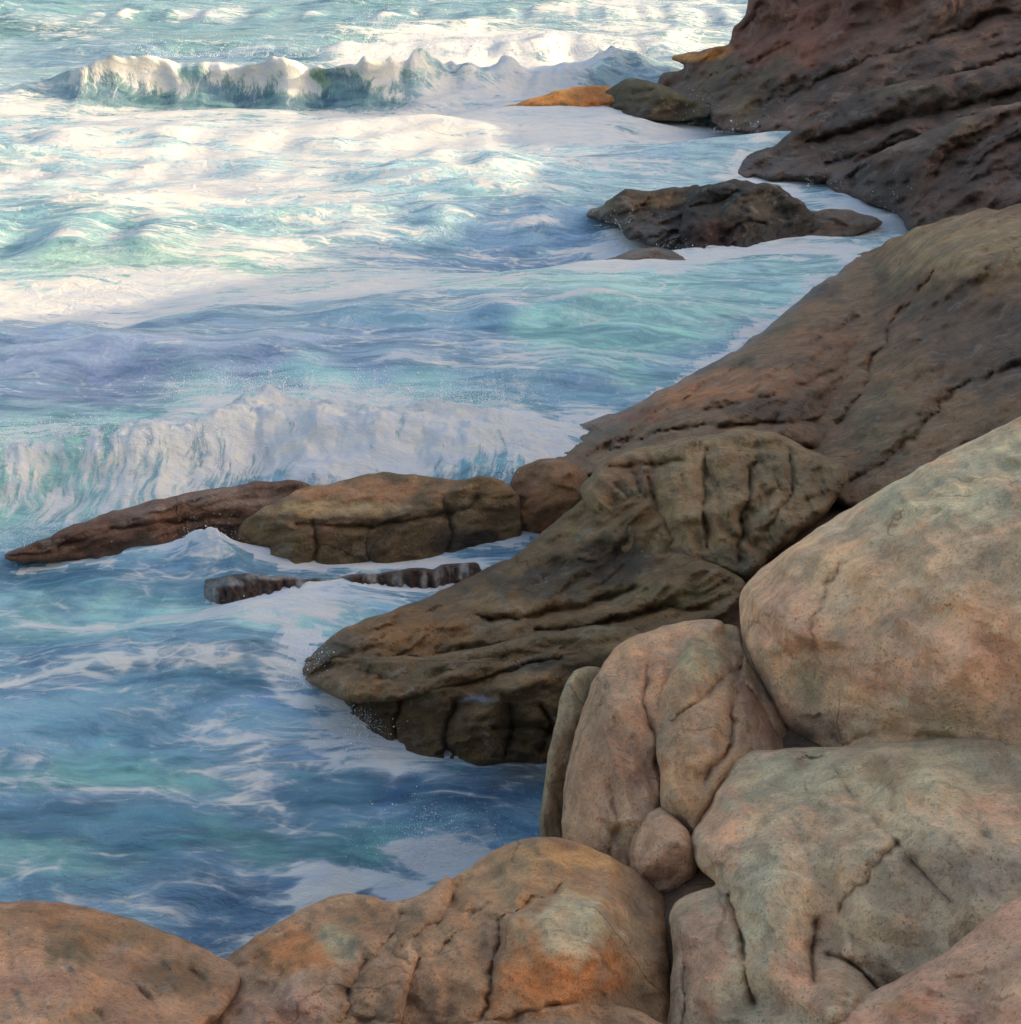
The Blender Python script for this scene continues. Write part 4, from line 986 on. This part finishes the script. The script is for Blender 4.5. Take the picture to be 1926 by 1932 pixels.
rock('boulder', [(850, 1662), (925, 1608), (1000, 1580), (1080, 1586), (1150, 1616), (1215, 1653), (1258, 1700), (1258, 1780), (1264, 1850), (1272, 1920), (1280, 2020), (1150, 1990), (1000, 1980), (820, 2010), (630, 2020), (640, 1890), (690, 1790), (750, 1725), (800, 1690)],
     [Yd(1010, 1582, 6.75), Yd(870, 1652, 6.5), Yd(1220, 1658, 6.55), Yd(1100, 1760, 5.45), Yd(1245, 1850, 5.6), Yd(950, 1850, 5.15), Yd(760, 1740, 5.95), Yd(650, 1950, 5.0), Yd(1050, 1960, 4.95), Yd(1255, 1980, 5.2)],
     srgb(170, 132, 94), MAT_NEAR, 'rounded centre boulder with bright orange stains and a grey patch', 'boulder', w=28, R=0.22, T=1.4, amp=0.035, freq=1.4, rough_edge=3, seed=29,
     splats=[(1080, 1620, 120, 30, srgb(196, 148, 92), .8), (980, 1660, 110, 40, srgb(158, 130, 94), .7), (1080, 1750, 90, 70, grn * 1.02, .9), (1000, 1850, 75, 70, orn, .85), (1150, 1830, 45, 50, orn * 1.05, .85), (1070, 1860, 60, 50, orn, .6), (860, 1800, 80, 80, srgb(168, 128, 94), .6), (740, 1810, 70, 70, srgb(128, 98, 70), .8), (780, 1900, 80, 50, srgb(124, 96, 70), .7), (1200, 1780, 40, 70, srgb(150, 128, 98), .6), (850, 1700, 40, 40, brw, .6), (1180, 1880, 60, 30, srgb(130, 104, 74), .6), (930, 1780, 30, 60, srgb(138, 106, 84), .5)],
     cracks=[([(1070, 1665), (1000, 1700), (945, 1740), (930, 1830), (910, 1920)], 9, .10), ([(920, 1700), (840, 1780), (740, 1850)], 9, .06), ([(870, 1660), (840, 1720), (760, 1790)], 10, .07), ([(940, 1935), (1000, 1910), (1080, 1895)], 9, .12)],
     bumps=[(1090, 1770, 110, 100, 10, .12), (860, 1780, 60, 90, 40, .07), (1020, 1630, 110, 40, 10, .06)])
rock('boulder', [(415, 1818), (500, 1755), (580, 1710), (640, 1687), (700, 1690), (745, 1702), (800, 1682), (850, 1655), (850, 1730), (790, 1840), (750, 1960), (700, 2090), (260, 2090), (320, 1940), (375, 1870)],
     [Yd(640, 1690, 6.4), Yd(430, 1818, 6.2), Yd(330, 1940, 5.4), Yd(550, 1850, 5.35), Yd(760, 1710, 6.1), Yd(745, 1900, 5.2), Yd(500, 2060, 4.4), Yd(840, 1680, 6.3)],
     srgb(172, 134, 100), MAT_NEAR, 'smooth orange-brown boulder with a round grey-green patch, right of the water notch', 'boulder', w=28, R=0.2, T=1.3, amp=0.035, freq=1.4, rough_edge=3, seed=30,
     splats=[(560, 1790, 80, 50, srgb(172, 112, 62), .85), (640, 1765, 50, 48, srgb(152, 142, 112), .9), (700, 1740, 80, 40, srgb(150, 112, 76), .6), (480, 1920, 130, 70, srgb(180, 140, 110), .8), (560, 1900, 70, 60, srgb(184, 142, 116), .7), (700, 1870, 60, 80, srgb(132, 102, 72), .7), (640, 1700, 90, 14, srgb(190, 148, 104), .6), (660, 1930, 80, 40, srgb(126, 102, 76), .6)],
     cracks=[([(755, 1705), (745, 1760), (680, 1830), (650, 1910)], 12, .08), ([(640, 1930), (700, 1925), (780, 1935)], 8, .08), ([(330, 1920), (420, 1850), (500, 1800)], 14, .04)],
     bumps=[(540, 1880, 110, 70, -25, .07)])
rock('boulder', [(-700, 1720), (-400, 1690), (-160, 1690), (0, 1700), (80, 1700), (160, 1711), (250, 1735), (340, 1768), (410, 1803), (455, 1835), (430, 1900), (360, 1970), (290, 2090), (-160, 2130), (-700, 2090)],
     [Yd(0, 1702, 6.25), Yd(-140, 1690, 6.25), Yd(250, 1737, 6.2), Yd(440, 1828, 5.8), Yd(200, 1850, 5.2), Yd(0, 1850, 5.1), Yd(150, 2060, 4.2), Yd(360, 1950, 4.9), Yd(-640, 1730, 6.2), Yd(-600, 2060, 4.3)],
     srgb(164, 128, 98), MAT_NEAR, 'domed brown boulder in the bottom left corner, left of the water notch', 'boulder', w=30, R=0.2, T=1.3, amp=0.04, freq=1.4, rough_edge=3, seed=31,
     splats=[(220, 1755, 210, 38, srgb(122, 98, 68), .85), (60, 1730, 120, 30, srgb(136, 104, 74), .8), (130, 1800, 50, 35, srgb(112, 98, 68), .8), (330, 1840, 90, 45, srgb(116, 92, 64), .8), (60, 1850, 90, 50, srgb(176, 136, 108), .7), (100, 1910, 120, 40, srgb(170, 138, 110), .7), (250, 1900, 60, 50, srgb(140, 108, 84), .6), (150, 1930, 60, 25, srgb(128, 108, 86), .6)],
     cracks=[([(200, 1820), (270, 1870), (300, 1930)], 10, .05), ([(130, 1770), (180, 1800), (190, 1850)], 10, .04)],
     bumps=[(60, 1880, 90, 60, 0, .06), (300, 1830, 80, 40, 30, .05)])
rock('boulder', [(800, 1960), (890, 1928), (1000, 1902), (1080, 1891), (1160, 1896), (1230, 1918), (1285, 1970), (1290, 2090), (780, 2090)],
     [Yd(1080, 1893, 5.05), Yd(900, 1925, 4.95), Yd(1000, 2060, 4.25), Yd(1265, 1960, 4.95), Yd(1080, 1960, 4.65)],
     srgb(172, 140, 106), MAT_NEAR, 'pale tan boulder just showing along the bottom edge below the orange-stained one', 'boulder', w=20, R=0.14, T=0.8, amp=0.03, freq=1.8, rough_edge=3, seed=32,
     splats=[(1200, 1930, 60, 25, srgb(138, 110, 84), .6)])


build_sea()


# ------------------------------------------------------------------ flying spray, too many drops to count
def spray():
    r = np.random.default_rng(5)
    pts = []

    def burst(px, py, z0, rx, ry, up, n, y=None):
        x, yy = on_sea(px, py, z0) if y is None else (ray(px, py)[0] * y / ray(px, py)[1], y)
        n = int(n * 4.0)
        a = r.normal(size=(n, 3)) * np.array([rx, ry, 0.0]) + np.array([x, yy, z0])
        a[:, 2] += np.abs(r.normal(size=n)) ** 1.3 * up
        a[:, 0] += 0.5 * rx * fbm(a[:, 0] * 3, a[:, 2] * 3, octv=2)
        size = np.exp(r.normal(math.log(0.0026), 0.5, size=n)) * (yy / 16.0) ** 0.4
        pts.append(np.concatenate([a, size[:, None]], 1))
    for px in range(380, 960, 40):
        burst(px, 735 + abs(px - 500) * 0.06, 0.68, 0.35, 0.15, 0.11, 260)
    for px in range(20, 380, 50):
        burst(px, 825, 0.6, 0.3, 0.2, 0.08, 120)
    for px in range(700, 1240, 30):
        burst(px, 105 + (px - 700) * 0.05, 1.4, 0.7, 0.5, 0.45, 320, y=52.5)
    burst(705, 90, 1.7, 0.6, 0.3, 0.7, 700, y=52)
    for px in range(280, 700, 45):
        burst(px, 105, 1.4, 0.5, 0.2, 0.25, 120, y=51.8)
    for (px, py, n, rx, up) in ((1330, 215, 300, 0.8, 0.25), (1380, 250, 300, 0.8, 0.25), (1430, 300, 200, 0.7, 0.2), (1180, 430, 250, 0.5, 0.15), (1240, 475, 200, 0.6, 0.1),
                                (1690, 405, 200, 0.6, 0.2), (1540, 360, 150, 0.7, 0.15), (960, 940, 600, 0.12, 0.35), (590, 1280, 700, 0.12, 0.14), (680, 1370, 500, 0.2, 0.08),
                                (400, 1040, 500, 0.25, 0.15), (1000, 850, 500, 0.3, 0.25), (780, 1590, 500, 0.2, 0.06), (860, 1600, 500, 0.25, 0.06), (60, 1035, 300, 0.2, 0.12),
                                (450, 1150, 300, 0.2, 0.06)):
        burst(px, py, 0.05, rx, 0.25, up, n // 2)
    P = np.concatenate(pts)
    base = np.array([[1, 0, 0], [-1, 0, 0], [0, 1, 0], [0, -1, 0], [0, 0, 1.3], [0, 0, -1.3]], float)
    tri = np.array([[0, 2, 4], [2, 1, 4], [1, 3, 4], [3, 0, 4], [2, 0, 5], [1, 2, 5], [3, 1, 5], [0, 3, 5]])
    V = (P[:, None, :3] + base[None] * P[:, None, 3:4]).reshape(-1, 3)
    F = (tri[None] + (np.arange(len(P)) * 6)[:, None, None]).reshape(-1, 3)
    k = N('spray_drops')
    k.b.inputs['Base Color'].default_value = (0.82, 0.84, 0.86, 1)
    k.b.inputs['Roughness'].default_value = 0.5
    k.b.inputs['Transmission Weight'].default_value = 0.25
    ob = make_mesh('spray', V, F, k.m)
    tag(ob, kind='stuff')


spray()
